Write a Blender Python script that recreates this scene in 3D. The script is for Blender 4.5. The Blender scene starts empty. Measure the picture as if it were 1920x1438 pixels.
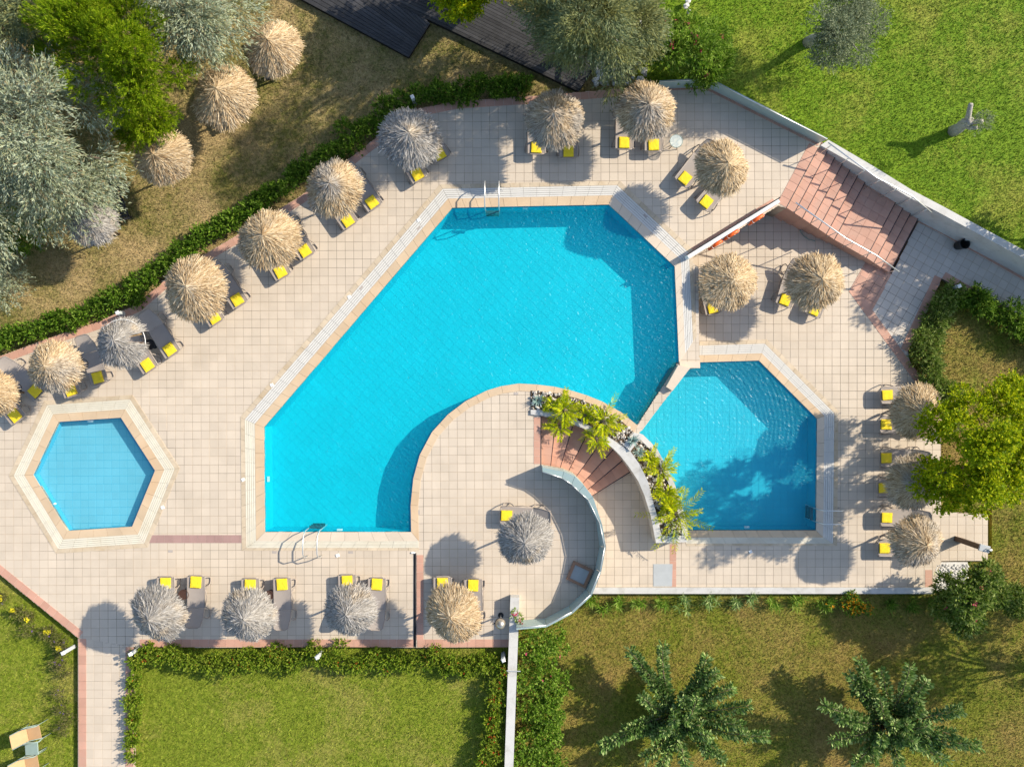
import bpy, math, random
import numpy as np
from mathutils import Vector
from mathutils.geometry import delaunay_2d_cdt

# ------------------------------------------------------------------ camera, light
scene = bpy.context.scene
COL = scene.collection
R = math.radians
S, H = 48.0, 28.0                     # photo pixels per metre on the deck, camera height above it
SUN_AZ, SUN_EL = R(23.0), R(30.5)     # azimuth from +X towards +Y

cam_d = bpy.data.cameras.new('camera'); cam = bpy.data.objects.new('camera', cam_d)
COL.objects.link(cam); cam.location = (0, 0, H); cam.rotation_euler = (0, 0, 0)
cam_d.sensor_fit = 'HORIZONTAL'; cam_d.angle = 2 * math.atan(960 / S / H)
cam_d.clip_start = 0.5; cam_d.clip_end = 2000
scene.camera = cam

world = bpy.data.worlds.new('World'); scene.world = world; world.use_nodes = True
wn = world.node_tree.nodes; wl = world.node_tree.links
sky = wn.new('ShaderNodeTexSky'); sky.sky_type = 'NISHITA'; sky.sun_disc = False
sky.sun_elevation = SUN_EL; sky.sun_rotation = R(90) - SUN_AZ
sky.air_density = 1.0; sky.dust_density = 1.0; sky.ozone_density = 1.0
wn['Background'].inputs['Strength'].default_value = 0.14
wl.new(sky.outputs[0], wn['Background'].inputs['Color'])

sun_d = bpy.data.lights.new('sun', 'SUN'); sun = bpy.data.objects.new('sun', sun_d)
COL.objects.link(sun)
sdir = Vector((math.cos(SUN_EL) * math.cos(SUN_AZ), math.cos(SUN_EL) * math.sin(SUN_AZ), math.sin(SUN_EL)))
sun.rotation_euler = sdir.to_track_quat('Z', 'Y').to_euler(); sun.location = sdir * 40
sun_d.energy = 4.6; sun_d.angle = R(0.6); sun_d.color = (1.0, 0.90, 0.745)
scene.view_settings.view_transform = 'Standard'; scene.view_settings.look = 'None'
scene.view_settings.exposure = 0.62; scene.view_settings.gamma = 1.0
scene.view_settings.use_curve_mapping = False
scene.cycles.max_bounces = 8; scene.cycles.transparent_max_bounces = 12
scene.cycles.caustics_reflective = False; scene.cycles.caustics_refractive = False

# ------------------------------------------------------------------ layout helpers
def W(px, py, z=0.0):
    k = (H - z) / H / S
    return Vector(((px - 960) * k, (719 - py) * k, z))
def WP(pts, z=0.0):
    return [W(x, y, z) for x, y in pts]
ZL = -1.55          # lower terrace
ZB = -2.6           # bottom of everything

# ------------------------------------------------------------------ materials
MATS = {}
def newmat(name):
    m = bpy.data.materials.new(name); m.use_nodes = True
    nt = m.node_tree; b = nt.nodes['Principled BSDF']
    MATS[name] = m
    return m, nt, b
def N(nt, t, **kw):
    n = nt.nodes.new(t)
    for k, v in kw.items():
        if k in n.inputs: n.inputs[k].default_value = v
        else: setattr(n, k, v)
    return n
def c4(c, k=1.0): return (min(1, c[0] * k), min(1, c[1] * k), min(1, c[2] * k), 1)
def ramp(nt, stops):
    r = nt.nodes.new('ShaderNodeValToRGB')
    e = r.color_ramp.elements
    while len(e) < len(stops): e.new(0.5)
    for i, (p, c) in enumerate(stops):
        e[i].position = p; e[i].color = c4(c)
    return r
def rnd_node(nt):
    g = N(nt, 'ShaderNodeNewGeometry'); o = N(nt, 'ShaderNodeObjectInfo')
    a = N(nt, 'ShaderNodeMath', operation='ADD'); f = N(nt, 'ShaderNodeMath', operation='FRACT')
    nt.links.new(g.outputs['Random Per Island'], a.inputs[0]); nt.links.new(o.outputs['Random'], a.inputs[1])
    nt.links.new(a.outputs[0], f.inputs[0])
    return f.outputs[0]
def posn(nt, scale, detail=3.0, rough=0.55, dist=0.0):
    g = N(nt, 'ShaderNodeNewGeometry')
    n = N(nt, 'ShaderNodeTexNoise', Scale=scale, Detail=detail, Roughness=rough, Distortion=dist)
    nt.links.new(g.outputs['Position'], n.inputs['Vector'])
    return n
def mixc(nt, fac, a, b, mode='MIX'):
    m = N(nt, 'ShaderNodeMix', data_type='RGBA', blend_type=mode)
    for i, v in ((0, fac), (6, a), (7, b)):
        if isinstance(v, (int, float)): m.inputs[i].default_value = v
        elif isinstance(v, (tuple, list)): m.inputs[i].default_value = c4(v)
        else: nt.links.new(v, m.inputs[i])
    return m.outputs[2]
def mrange(nt, v, a, b, c=0.0, d=1.0):
    m = N(nt, 'ShaderNodeMapRange')
    m.inputs[1].default_value = a; m.inputs[2].default_value = b
    m.inputs[3].default_value = c; m.inputs[4].default_value = d
    nt.links.new(v, m.inputs[0]); return m.outputs[0]

def surf(name, col, rough=0.7, var=0.12, scale=3.0, dirt=None, dirt_amt=0.4, dirt_scale=0.5, rnd=0.0, bump=0.0, bscale=60, metal=0.0, spec=0.4):
    """plain surface: noise-varied colour, per-piece variation, optional stains and fine relief"""
    m, nt, b = newmat(name)
    n = posn(nt, scale, 4)
    c = mixc(nt, mrange(nt, n.outputs['Fac'], 0.3, 0.7), c4(col, 1 - var)[:3], c4(col, 1 + var)[:3])
    if rnd:
        r = rnd_node(nt)
        v = mrange(nt, r, 0, 1, 1 - rnd, 1 + rnd)
        hs = N(nt, 'ShaderNodeHueSaturation'); nt.links.new(v, hs.inputs['Value']); nt.links.new(c, hs.inputs['Color'])
        c = hs.outputs[0]
    if dirt:
        d = posn(nt, dirt_scale, 6, 0.65, 0.4)
        c = mixc(nt, mrange(nt, d.outputs['Fac'], 0.48, 0.75, 0, dirt_amt), c, dirt)
    nt.links.new(c, b.inputs['Base Color'])
    b.inputs['Roughness'].default_value = rough; b.inputs['Metallic'].default_value = metal
    b.inputs['Specular IOR Level'].default_value = spec
    if bump:
        bn = posn(nt, bscale, 5); bp = N(nt, 'ShaderNodeBump', Strength=bump, Distance=0.01)
        nt.links.new(bn.outputs['Fac'], bp.inputs['Height']); nt.links.new(bp.outputs[0], b.inputs['Normal'])
    return m
def leafmat(name, cols, trans=0.35, patch=0.0, patch_col=(0.2, 0.3, 0.05), rough=0.55, pscale=1.2):
    """leaf: colour differs from leaf to leaf, part of the light passes through"""
    m, nt, b = newmat(name)
    g = N(nt, 'ShaderNodeNewGeometry')
    r = ramp(nt, [(i / max(1, len(cols) - 1), c) for i, c in enumerate(cols)])
    nt.links.new(g.outputs['Random Per Island'], r.inputs[0]); c = r.outputs[0]
    if patch:
        pn = posn(nt, pscale, 3)
        c = mixc(nt, mrange(nt, pn.outputs['Fac'], 0.42, 0.62, 0, patch), c, patch_col)
    nt.links.new(c, b.inputs['Base Color']); b.inputs['Roughness'].default_value = rough
    b.inputs['Specular IOR Level'].default_value = 0.12
    t = N(nt, 'ShaderNodeBsdfTranslucent'); nt.links.new(c, t.inputs['Color'])
    mx = N(nt, 'ShaderNodeMixShader'); mx.inputs[0].default_value = trans
    out = nt.nodes['Material Output']
    nt.links.new(b.outputs[0], mx.inputs[1]); nt.links.new(t.outputs[0], mx.inputs[2]); nt.links.new(mx.outputs[0], out.inputs['Surface'])
    return m

TILE = surf('beige_paver', (0.59, 0.50, 0.392), 0.62, 0.05, 0.8, dirt=(0.46, 0.385, 0.29), dirt_amt=0.5, dirt_scale=0.5, rnd=0.045, bump=0.12, bscale=45)
WALKT = surf('pale_paver', (0.56, 0.50, 0.43), 0.62, 0.06, 0.8, dirt=(0.42, 0.37, 0.32), dirt_amt=0.5, dirt_scale=0.7, rnd=0.05, bump=0.12, bscale=45)
# grout: dark with dirt in places, pale in others
m, nt, b = newmat('grout')
n1 = posn(nt, 0.35, 4); n2 = posn(nt, 2.5, 3)
mm = N(nt, 'ShaderNodeMath', operation='ADD'); nt.links.new(mrange(nt, n1.outputs['Fac'], 0.46, 0.66, 0, .85), mm.inputs[0]); nt.links.new(mrange(nt, n2.outputs['Fac'], 0.3, 0.7, 0, .30), mm.inputs[1])
nt.links.new(mixc(nt, mm.outputs[0], (0.49, 0.385, 0.27), (0.10, 0.078, 0.058)), b.inputs['Base Color']); b.inputs['Roughness'].default_value = 0.9
GROUT = m
TERRA = surf('terracotta', (0.53, 0.295, 0.212), 0.65, 0.08, 1.5, dirt=(0.50, 0.33, 0.25), dirt_amt=0.6, dirt_scale=1.3, rnd=0.09, bump=0.12, bscale=45)
MAUVE = surf('mauve_paver', (0.38, 0.24, 0.21), 0.65, 0.08, 1.5, rnd=0.06, bump=0.1)
COPE = surf('coping_stone', (0.58, 0.44, 0.29), 0.6, 0.08, 1.2, dirt=(0.60, 0.36, 0.17), dirt_amt=0.55, dirt_scale=0.35, rnd=0.05, bump=0.12)
COPEP = surf('pale_coping', (0.64, 0.54, 0.42), 0.6, 0.06, 1.2, dirt=(0.52, 0.42, 0.3), dirt_amt=0.5, dirt_scale=0.6, rnd=0.05, bump=0.12)
STRIP = surf('mosaic_strip', (0.56, 0.46, 0.33), 0.6, 0.08, 4, dirt=(0.42, 0.30, 0.16), dirt_amt=0.6, dirt_scale=1.2, rnd=0.1, bump=0.15)
GRATE = surf('white_grating', (0.64, 0.62, 0.57), 0.45, 0.04, 2)
GRATEC = surf('cream_grating', (0.70, 0.655, 0.53), 0.5, 0.05, 2, dirt=(0.55, 0.47, 0.33), dirt_amt=0.5, dirt_scale=1.0)
TRAY = surf('gutter_tray', (0.48, 0.45, 0.39), 0.6, 0.1, 3)
CONC = surf('painted_wall', (0.55, 0.54, 0.51), 0.75, 0.05, 1.5, dirt=(0.30, 0.28, 0.24), dirt_amt=0.55, dirt_scale=2.2, bump=0.25, bscale=30)
CREAM = surf('cream_render', (0.58, 0.49, 0.385), 0.75, 0.05, 1.5, dirt=(0.42, 0.35, 0.28), dirt_amt=0.4, dirt_scale=1.2, bump=0.2, bscale=30)
CAPM = surf('blue_green_metal', (0.36, 0.475, 0.46), 0.42, 0.05, 1.0, dirt=(0.52, 0.60, 0.58), dirt_amt=0.5, dirt_scale=0.9, metal=0.15, rnd=0.04)
DWOOD = surf('dark_decking', (0.036, 0.036, 0.039), 0.7, 0.25, 2.5, rnd=0.35, bump=0.3, bscale=25)
STEEL = surf('steel', (0.74, 0.74, 0.72), 0.38, 0.03, 5, metal=0.75)
DARKM = surf('dark_metal', (0.03, 0.03, 0.035), 0.5, 0.1, 5)
BLACK = surf('black_plastic', (0.012, 0.012, 0.013), 0.45, 0.1, 5)
BROWNP = surf('brown_wicker', (0.07, 0.035, 0.025), 0.6, 0.2, 30)
POLE = surf('pole_wood', (0.17, 0.11, 0.065), 0.75, 0.2, 6)
FRAMEM = surf('taupe_plastic', (0.30, 0.255, 0.22), 0.5, 0.05, 5)
SLING = surf('taupe_mesh', (0.345, 0.30, 0.265), 0.7, 0.05, 3, bump=0.2, bscale=120)
TOWEL = surf('yellow_towel', (0.87, 0.66, 0.03), 0.95, 0.06, 8, bump=0.8, bscale=40)
ORANGE = surf('orange_buoy', (0.80, 0.13, 0.02), 0.45, 0.06, 5)
WHITEP = surf('white_paint', (0.78, 0.78, 0.76), 0.5, 0.03, 5)
GREYP = surf('grey_plate', (0.42, 0.44, 0.44), 0.5, 0.06, 3)
SOIL = surf('soil', (0.085, 0.058, 0.035), 0.95, 0.3, 6, bump=0.6, bscale=20)
BARK = surf('bark', (0.16, 0.12, 0.085), 0.9, 0.25, 8, bump=0.6, bscale=25)
PALEBARK = surf('pale_bark', (0.36, 0.33, 0.29), 0.9, 0.25, 8, bump=0.6, bscale=25)
ROCKM = surf('river_stone', (0.50, 0.45, 0.39), 0.75, 0.1, 6, rnd=0.45)
CHIPM = surf('white_rock', (0.62, 0.60, 0.56), 0.8, 0.12, 6, rnd=0.2, bump=0.4, bscale=20)
TAN = surf('tan_fabric', (0.46, 0.29, 0.15), 0.8, 0.05, 6)
SAGE = surf('sage_plastic', (0.25, 0.33, 0.29), 0.5, 0.05, 6)
WALNUT = surf('walnut_wood', (0.10, 0.060, 0.038), 0.6, 0.25, 4)
FRAMEW = surf('frame_wood', (0.36, 0.20, 0.12), 0.6, 0.12, 6)
PANELM = surf('board_panel', (0.42, 0.44, 0.42), 0.45, 0.05, 2, dirt=(0.34, 0.36, 0.35), dirt_amt=0.7, dirt_scale=2)
m, nt, b = newmat('clear_glass')
b.inputs['Base Color'].default_value = (0.78, 0.9, 0.88, 1); b.inputs['Roughness'].default_value = 0.05
b.inputs['Alpha'].default_value = 0.35
GLASS = m

def straw(name, cols, grey):
    m, nt, b = newmat(name)
    g = N(nt, 'ShaderNodeNewGeometry')
    r = ramp(nt, [(i / (len(cols) - 1), c) for i, c in enumerate(cols)]); nt.links.new(g.outputs['Random Per Island'], r.inputs[0])
    gr = ramp(nt, [(0, (0.20, 0.18, 0.155)), (0.5, (0.36, 0.335, 0.30)), (1, (0.50, 0.475, 0.44))]); nt.links.new(g.outputs['Random Per Island'], gr.inputs[0])
    tc = N(nt, 'ShaderNodeTexCoord'); oi = N(nt, 'ShaderNodeObjectInfo')
    n = N(nt, 'ShaderNodeTexNoise', Scale=0.9, Detail=2.0, noise_dimensions='4D')
    nt.links.new(tc.outputs['Object'], n.inputs['Vector'])
    ml = N(nt, 'ShaderNodeMath', operation='MULTIPLY'); ml.inputs[1].default_value = 37.0
    nt.links.new(oi.outputs['Random'], ml.inputs[0]); nt.links.new(ml.outputs[0], n.inputs['W'])
    f = mrange(nt, n.outputs['Fac'], 0.62 - grey * 0.45, 0.82 - grey * 0.45, 0, min(1, .35 + grey))
    nt.links.new(mixc(nt, f, r.outputs[0], gr.outputs[0]), b.inputs['Base Color'])
    b.inputs['Roughness'].default_value = 0.85; b.inputs['Specular IOR Level'].default_value = 0.15
    return m
SC = [(0.25, 0.155, 0.075), (0.50, 0.36, 0.20), (0.60, 0.46, 0.28), (0.70, 0.58, 0.40)]
STRAW = {'tan': straw('straw_tan', SC, 0.0), 'mix': straw('straw_mixed', SC, 0.42), 'grey': straw('straw_grey', SC, 0.9)}
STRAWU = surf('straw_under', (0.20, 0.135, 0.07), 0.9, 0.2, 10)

def lawnmat(name, a, bcol, dry, dry_lo, dry_hi, sc=0.35, fine=7.0):
    m, nt, b = newmat(name)
    n1 = posn(nt, sc, 5, 0.6, 0.3); n2 = posn(nt, fine, 4, 0.7); n3 = posn(nt, fine * 5, 3, 0.7)
    c = mixc(nt, mrange(nt, n2.outputs['Fac'], 0.32, 0.68), a, bcol)
    ad = N(nt, 'ShaderNodeMath', operation='MULTIPLY_ADD'); nt.links.new(n2.outputs['Fac'], ad.inputs[0]); ad.inputs[1].default_value = 0.35
    nt.links.new(n1.outputs['Fac'], ad.inputs[2])
    c = mixc(nt, mrange(nt, ad.outputs[0], dry_lo, dry_hi), c, dry)
    g = N(nt, 'ShaderNodeNewGeometry')
    v = mrange(nt, g.outputs['Random Per Island'], 0, 1, 0.62, 1.38)
    v2 = N(nt, 'ShaderNodeMath', operation='MULTIPLY'); nt.links.new(v, v2.inputs[0]); nt.links.new(mrange(nt, n3.outputs['Fac'], 0.3, 0.7, 0.7, 1.28), v2.inputs[1])
    hs = N(nt, 'ShaderNodeHueSaturation'); nt.links.new(v2.outputs[0], hs.inputs['Value']); nt.links.new(c, hs.inputs['Color'])
    nt.links.new(hs.outputs[0], b.inputs['Base Color']); b.inputs['Roughness'].default_value = 0.8
    b.inputs['Specular IOR Level'].default_value = 0.15
    bp = N(nt, 'ShaderNodeBump', Strength=0.6, Distance=0.04); nt.links.new(n3.outputs['Fac'], bp.inputs['Height']); nt.links.new(bp.outputs[0], b.inputs['Normal'])
    return m

def poolmat(name, col, var=0.05):
    return surf(name, col, 0.5, var, 0.6, rnd=0.03)

def watermat(name, tint, kind='noise', cx=0, cy=0, strength=0.5, scale=3.0, dist=0.06, cloudy=0.15, cloudc=(0.12, 0.72, 0.86)):
    m, nt, b = newmat(name)
    nt.nodes.remove(b); out = nt.nodes['Material Output']
    g = N(nt, 'ShaderNodeNewGeometry')
    n1 = N(nt, 'ShaderNodeTexNoise', Scale=scale, Detail=1.5, Roughness=0.6, Distortion=1.0)
    mp = N(nt, 'ShaderNodeMapping'); mp.inputs['Scale'].default_value = (1.0, 1.7, 1.0); mp.inputs['Rotation'].default_value = (0, 0, R(20))
    nt.links.new(g.outputs['Position'], mp.inputs[0]); nt.links.new(mp.outputs[0], n1.inputs['Vector'])
    h = n1.outputs['Fac']
    if kind == 'rings':
        sb = N(nt, 'ShaderNodeVectorMath', operation='SUBTRACT'); sb.inputs[1].default_value = (cx, cy, 0); nt.links.new(g.outputs['Position'], sb.inputs[0])
        wv = N(nt, 'ShaderNodeTexWave', wave_type='RINGS', rings_direction='Z', Scale=1.7, Distortion=4.5, Detail=3.0)
        wv.inputs['Detail Scale'].default_value = 0.9
        nt.links.new(sb.outputs[0], wv.inputs['Vector'])
        ad = N(nt, 'ShaderNodeMath', operation='MULTIPLY_ADD'); nt.links.new(wv.outputs['Fac'], ad.inputs[0]); ad.inputs[1].default_value = 0.13; nt.links.new(h, ad.inputs[2])
        h = ad.outputs[0]
    bp = N(nt, 'ShaderNodeBump', Strength=strength, Distance=dist); nt.links.new(h, bp.inputs['Height'])
    tr = N(nt, 'ShaderNodeBsdfTransparent'); tr.inputs['Color'].default_value = c4(tint)
    gl = N(nt, 'ShaderNodeBsdfGlossy', Roughness=0.32); nt.links.new(bp.outputs[0], gl.inputs['Normal'])
    fr = N(nt, 'ShaderNodeLayerWeight', Blend=0.5)
    pw = N(nt, 'ShaderNodeMath', operation='POWER'); nt.links.new(fr.outputs['Facing'], pw.inputs[0]); pw.inputs[1].default_value = 5.0
    fm = mrange(nt, pw.outputs[0], 0, 1, 0.013, 0.9)
    mx = N(nt, 'ShaderNodeMixShader'); nt.links.new(fm, mx.inputs[0])
    df = N(nt, 'ShaderNodeBsdfDiffuse'); df.inputs['Color'].default_value = c4(cloudc); nt.links.new(bp.outputs[0], df.inputs['Normal'])
    m2 = N(nt, 'ShaderNodeMixShader'); m2.inputs[0].default_value = cloudy; nt.links.new(tr.outputs[0], m2.inputs[1]); nt.links.new(df.outputs[0], m2.inputs[2])
    nt.links.new(m2.outputs[0], mx.inputs[1]); nt.links.new(gl.outputs[0], mx.inputs[2]); nt.links.new(mx.outputs[0], out.inputs['Surface'])
    return m

# ------------------------------------------------------------------ mesh helpers
OFF = {}
def link(name, me, parent=None, loc=None):
    o = bpy.data.objects.new(name, me); COL.objects.link(o)
    if parent: o.parent = parent
    if loc is not None: o.location = loc
    OFF[o.name] = OFF.get(parent.name, Vector((0, 0, 0))) + o.location if parent else Vector(o.location)
    return o
def thing(name, label, cat, loc=(0, 0, 0), rz=0.0, group=None):
    o = bpy.data.objects.new(name, None); COL.objects.link(o)
    o.empty_display_size = 0.3
    o.location = loc; o.rotation_euler = (0, 0, rz); OFF[o.name] = Vector(loc)
    tag(o, label, cat, group); return o
def tag(o, label=None, cat=None, group=None, kind=None):
    if label: o['label'] = label
    if cat: o['category'] = cat
    if group: o['group'] = group
    if kind: o['kind'] = kind
    return o
def struct(o): o['kind'] = 'structure'; return o
def stuff(o): o['kind'] = 'stuff'; return o

class MB:
    def __init__(s): s.V = []; s.F = []
    def add(s, vs, fs):
        k = len(s.V); s.V += [tuple(v) for v in vs]; s.F += [tuple(i + k for i in f) for f in fs]; return s
    def box(s, c, d, rz=0.0, ax=None):
        hx, hy, hz = d[0] / 2, d[1] / 2, d[2] / 2
        if ax is None:
            ca, sa = math.cos(rz), math.sin(rz); ax = (Vector((ca, sa, 0)), Vector((-sa, ca, 0)), Vector((0, 0, 1)))
        c = Vector(c)
        vs = [c + ax[0] * (i * hx) + ax[1] * (j * hy) + ax[2] * (k * hz) for i in (-1, 1) for j in (-1, 1) for k in (-1, 1)]
        return s.add(vs, [(0, 1, 3, 2), (4, 6, 7, 5), (0, 4, 5, 1), (2, 3, 7, 6), (0, 2, 6, 4), (1, 5, 7, 3)])
    def rbox(s, c, d, r=0.01, rz=0.0):
        """box with a bevelled top edge"""
        hx, hy, z0, z1 = d[0] / 2, d[1] / 2, c[2] - d[2] / 2, c[2] + d[2] / 2
        ca, sa = math.cos(rz), math.sin(rz)
        def ring(x, y, z): return [(c[0] + a * ca - e * sa, c[1] + a * sa + e * ca, z) for a, e in ((-x, -y), (x, -y), (x, y), (-x, y))]
        vs = ring(hx, hy, z0) + ring(hx, hy, z1 - r) + ring(hx - r, hy - r, z1)
        fs = [(3, 2, 1, 0), (8, 9, 10, 11)]
        for k in (0, 4):
            for i in range(4): j = (i + 1) % 4; fs.append((k + i, k + j, k + 4 + j, k + 4 + i))
        return s.add(vs, fs)
    def prism(s, poly, z0, z1, holes=()):
        """closed prism over a (possibly concave) outline, z1 may be a list"""
        vs, tris = fill(poly, holes)
        n = len(vs)
        s.add([(x, y, z1) for x, y in vs] + [(x, y, z0) for x, y in vs], [t for t in tris] + [tuple(n + i for i in t[::-1]) for t in tris])
        for ri, ring in enumerate([poly] + list(holes)):
            k = len(ring); f = []
            for i in range(k):
                mid = [((ring[i][0] + ring[(i + 1) % k][0]) / 2, (ring[i][1] + ring[(i + 1) % k][1]) / 2)]
                if ri == 0 and any(inside(mid, [(q[0], q[1]) for q in h])[0] for h in holes): continue
                f.append((i, k + i, k + (i + 1) % k, (i + 1) % k))
            s.add([(p[0], p[1], z1) for p in ring] + [(p[0], p[1], z0) for p in ring], f)
        return s
    def sheet(s, poly, z, holes=()):
        vs, tris = fill(poly, holes); return s.add([(x, y, z) for x, y in vs], tris)
    def quadprism(s, q, z0, z1):
        q = [(p[0], p[1]) for p in q]
        a = sum(q[i][0] * q[(i + 1) % 4][1] - q[(i + 1) % 4][0] * q[i][1] for i in range(4))
        if a < 0: q = q[::-1]
        return s.add([(x, y, z0) for x, y in q] + [(x, y, z1) for x, y in q], [(3, 2, 1, 0), (4, 5, 6, 7)] + [(i, (i + 1) % 4, 4 + (i + 1) % 4, 4 + i) for i in range(4)])
    def tube(s, pts, rad, n=8, cap=True):
        pts = [Vector(p) for p in pts]; k0 = len(s.V)
        if not isinstance(rad, (list, tuple)): rad = [rad] * len(pts)
        up = Vector((0, 0, 1)); prev = None
        for i, p in enumerate(pts):
            d = (pts[min(i + 1, len(pts) - 1)] - pts[max(i - 1, 0)]).normalized()
            a = d.cross(up) if prev is None else prev - d * prev.dot(d)
            if a.length < 1e-4: a = d.cross(Vector((1, 0, 0)))
            a.normalize(); bb = d.cross(a); prev = a
            for j in range(n):
                t = 2 * math.pi * j / n
                s.V.append(tuple(p + (a * math.cos(t) + bb * math.sin(t)) * rad[i]))
        for i in range(len(pts) - 1):
            for j in range(n):
                j2 = (j + 1) % n
                s.F.append((k0 + i * n + j, k0 + i * n + j2, k0 + (i + 1) * n + j2, k0 + (i + 1) * n + j))
        if cap:
            s.F.append(tuple(k0 + j for j in range(n))[::-1]); s.F.append(tuple(k0 + (len(pts) - 1) * n + j for j in range(n)))
        return s
    def lathe(s, c, prof, n=20):
        k0 = len(s.V)
        for r, z in prof:
            for j in range(n):
                t = 2 * math.pi * j / n; s.V.append((c[0] + r * math.cos(t), c[1] + r * math.sin(t), c[2] + z))
        for i in range(len(prof) - 1):
            for j in range(n):
                j2 = (j + 1) % n
                s.F.append((k0 + i * n + j, k0 + i * n + j2, k0 + (i + 1) * n + j2, k0 + (i + 1) * n + j))
        s.F.append(tuple(k0 + j for j in range(n))[::-1]); s.F.append(tuple(k0 + (len(prof) - 1) * n + j for j in range(n)))
        return s
    def torus(s, c, R1, r, ax, n=28, k=8):
        ax = Vector(ax).normalized(); a = ax.orthogonal().normalized(); b2 = ax.cross(a); k0 = len(s.V); c = Vector(c)
        for i in range(n):
            t = 2 * math.pi * i / n; d = a * math.cos(t) + b2 * math.sin(t)
            for j in range(k):
                u = 2 * math.pi * j / k; s.V.append(tuple(c + d * (R1 + r * math.cos(u)) + ax * (r * math.sin(u))))
        for i in range(n):
            for j in range(k):
                s.F.append((k0 + i * k + j, k0 + ((i + 1) % n) * k + j, k0 + ((i + 1) % n) * k + (j + 1) % k, k0 + i * k + (j + 1) % k))
        return s
    def mesh(s, name, mat, off=Vector((0, 0, 0)), smooth=False):
        me = bpy.data.meshes.new(name)
        me.from_pydata([(x - off[0], y - off[1], z - off[2]) for x, y, z in s.V], [], s.F)
        me.materials.append(mat)
        if smooth: me.polygons.foreach_set('use_smooth', [True] * len(me.polygons))
        me.update(); return me
    def build(s, name, mat, parent=None, smooth=False, local=False):
        """world-space vertices unless local; the object itself sits at its parent's place"""
        off = Vector((0, 0, 0)) if (local or not parent) else OFF[parent.name]
        return link(name, s.mesh(name, mat, off, smooth), parent)

def fill(poly, holes=()):
    pts = [Vector((p[0], p[1])) for p in poly]; edges = [(i, (i + 1) % len(pts)) for i in range(len(pts))]
    for h in holes:
        k = len(pts); pts += [Vector((p[0], p[1])) for p in h]; edges += [(k + i, k + (i + 1) % len(h)) for i in range(len(h))]
    r = delaunay_2d_cdt(pts, edges, [], 0, 1e-5)
    vs = [(v[0], v[1]) for v in r[0]]
    P = np.array([(poly_[0], poly_[1]) for poly_ in poly]); Hs = [np.array([(p[0], p[1]) for p in h]) for h in holes]
    cen = np.array([np.mean([vs[i] for i in t], axis=0) for t in r[2]])
    ok = inside(cen, P)
    for h in Hs: ok &= ~inside(cen, h)
    tris = []
    for t, o in zip(r[2], ok):
        if not o: continue
        a, b2, c = (vs[i] for i in t[:3])
        tris.append(tuple(t) if (b2[0] - a[0]) * (c[1] - a[1]) - (b2[1] - a[1]) * (c[0] - a[0]) > 0 else tuple(t)[::-1])
    return vs, tris
def inside(p, poly):
    p = np.asarray(p, float); poly = np.asarray(poly, float)[:, :2]
    r = np.zeros(len(p), bool); n = len(poly)
    for i in range(n):
        x1, y1 = poly[i]; x2, y2 = poly[(i + 1) % n]
        if y1 == y2: continue
        c = ((y1 > p[:, 1]) != (y2 > p[:, 1])) & (p[:, 0] < (x2 - x1) * (p[:, 1] - y1) / (y2 - y1) + x1)
        r ^= c
    return r
def offset(poly, d):
    """outline moved outwards by d (one value, or one per edge), corners mitred"""
    n = len(poly); P = [Vector((p[0], p[1])) for p in poly]
    if not isinstance(d, (list, tuple)): d = [d] * n
    area = sum(P[i].x * P[(i + 1) % n].y - P[(i + 1) % n].x * P[i].y for i in range(n)); sg = 1 if area > 0 else -1
    lines = []
    for i in range(n):
        e = (P[(i + 1) % n] - P[i]).normalized(); nn = Vector((e.y, -e.x)) * sg
        lines.append((P[i] + nn * d[i], e))
    out = []
    for i in range(n):
        p, e = lines[i - 1]; q, f = lines[i]
        cr = e.x * f.y - e.y * f.x
        if abs(cr) < 0.03: out.append(Vector(((q.x + (p + e * (P[i] - P[i - 1]).length).x) / 2, (q.y + (p + e * (P[i] - P[i - 1]).length).y) / 2)))
        else:
            w = q - p; t = (w.x * f.y - w.y * f.x) / cr; out.append(p + e * t)
    return out
def npmesh(name, V, F, mat):
    """V (n,3) array, F (m,k) array"""
    me = bpy.data.meshes.new(name); V = np.asarray(V, np.float32); F = np.asarray(F, np.int32)
    me.vertices.add(len(V)); me.vertices.foreach_set('co', V.ravel())
    k = F.shape[1]
    me.loops.add(F.size); me.loops.foreach_set('vertex_index', F.ravel())
    me.polygons.add(len(F)); me.polygons.foreach_set('loop_start', np.arange(0, F.size, k, dtype=np.int32)); me.polygons.foreach_set('loop_total', np.full(len(F), k, np.int32))
    me.materials.append(mat); me.update(); me.validate(); return me
def nrm(a): return a / np.maximum(1e-6, np.linalg.norm(a, axis=1))[:, None]
def leaf_arrays(P, D, L, Wd, rng, upb=0.6, mid=0.45, tipw=0.0):
    """flat pointed blades: base, widest point each side, tip"""
    n = len(P); D = nrm(D)
    nv = nrm(rng.normal(size=(n, 3)) * (1 - upb) + np.array([0, 0, upb])); sd = nrm(np.cross(D, nv))
    L = L[:, None]; w = Wd[:, None] / 2
    V = np.empty((n, 4, 3)); V[:, 0] = P; V[:, 1] = P + D * L * mid + sd * w; V[:, 2] = P + D * L; V[:, 3] = P + D * L * mid - sd * w
    V[:, 1, 2] += 0.02 * L[:, 0]; V[:, 3, 2] += 0.02 * L[:, 0]
    return V.reshape(-1, 3), np.arange(n * 4).reshape(n, 4)
def join(parts):
    V = []; F = []; k = 0
    for v, f in parts: V.append(v); F.append(f + k); k += len(v)
    return np.concatenate(V), np.concatenate(F)

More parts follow.
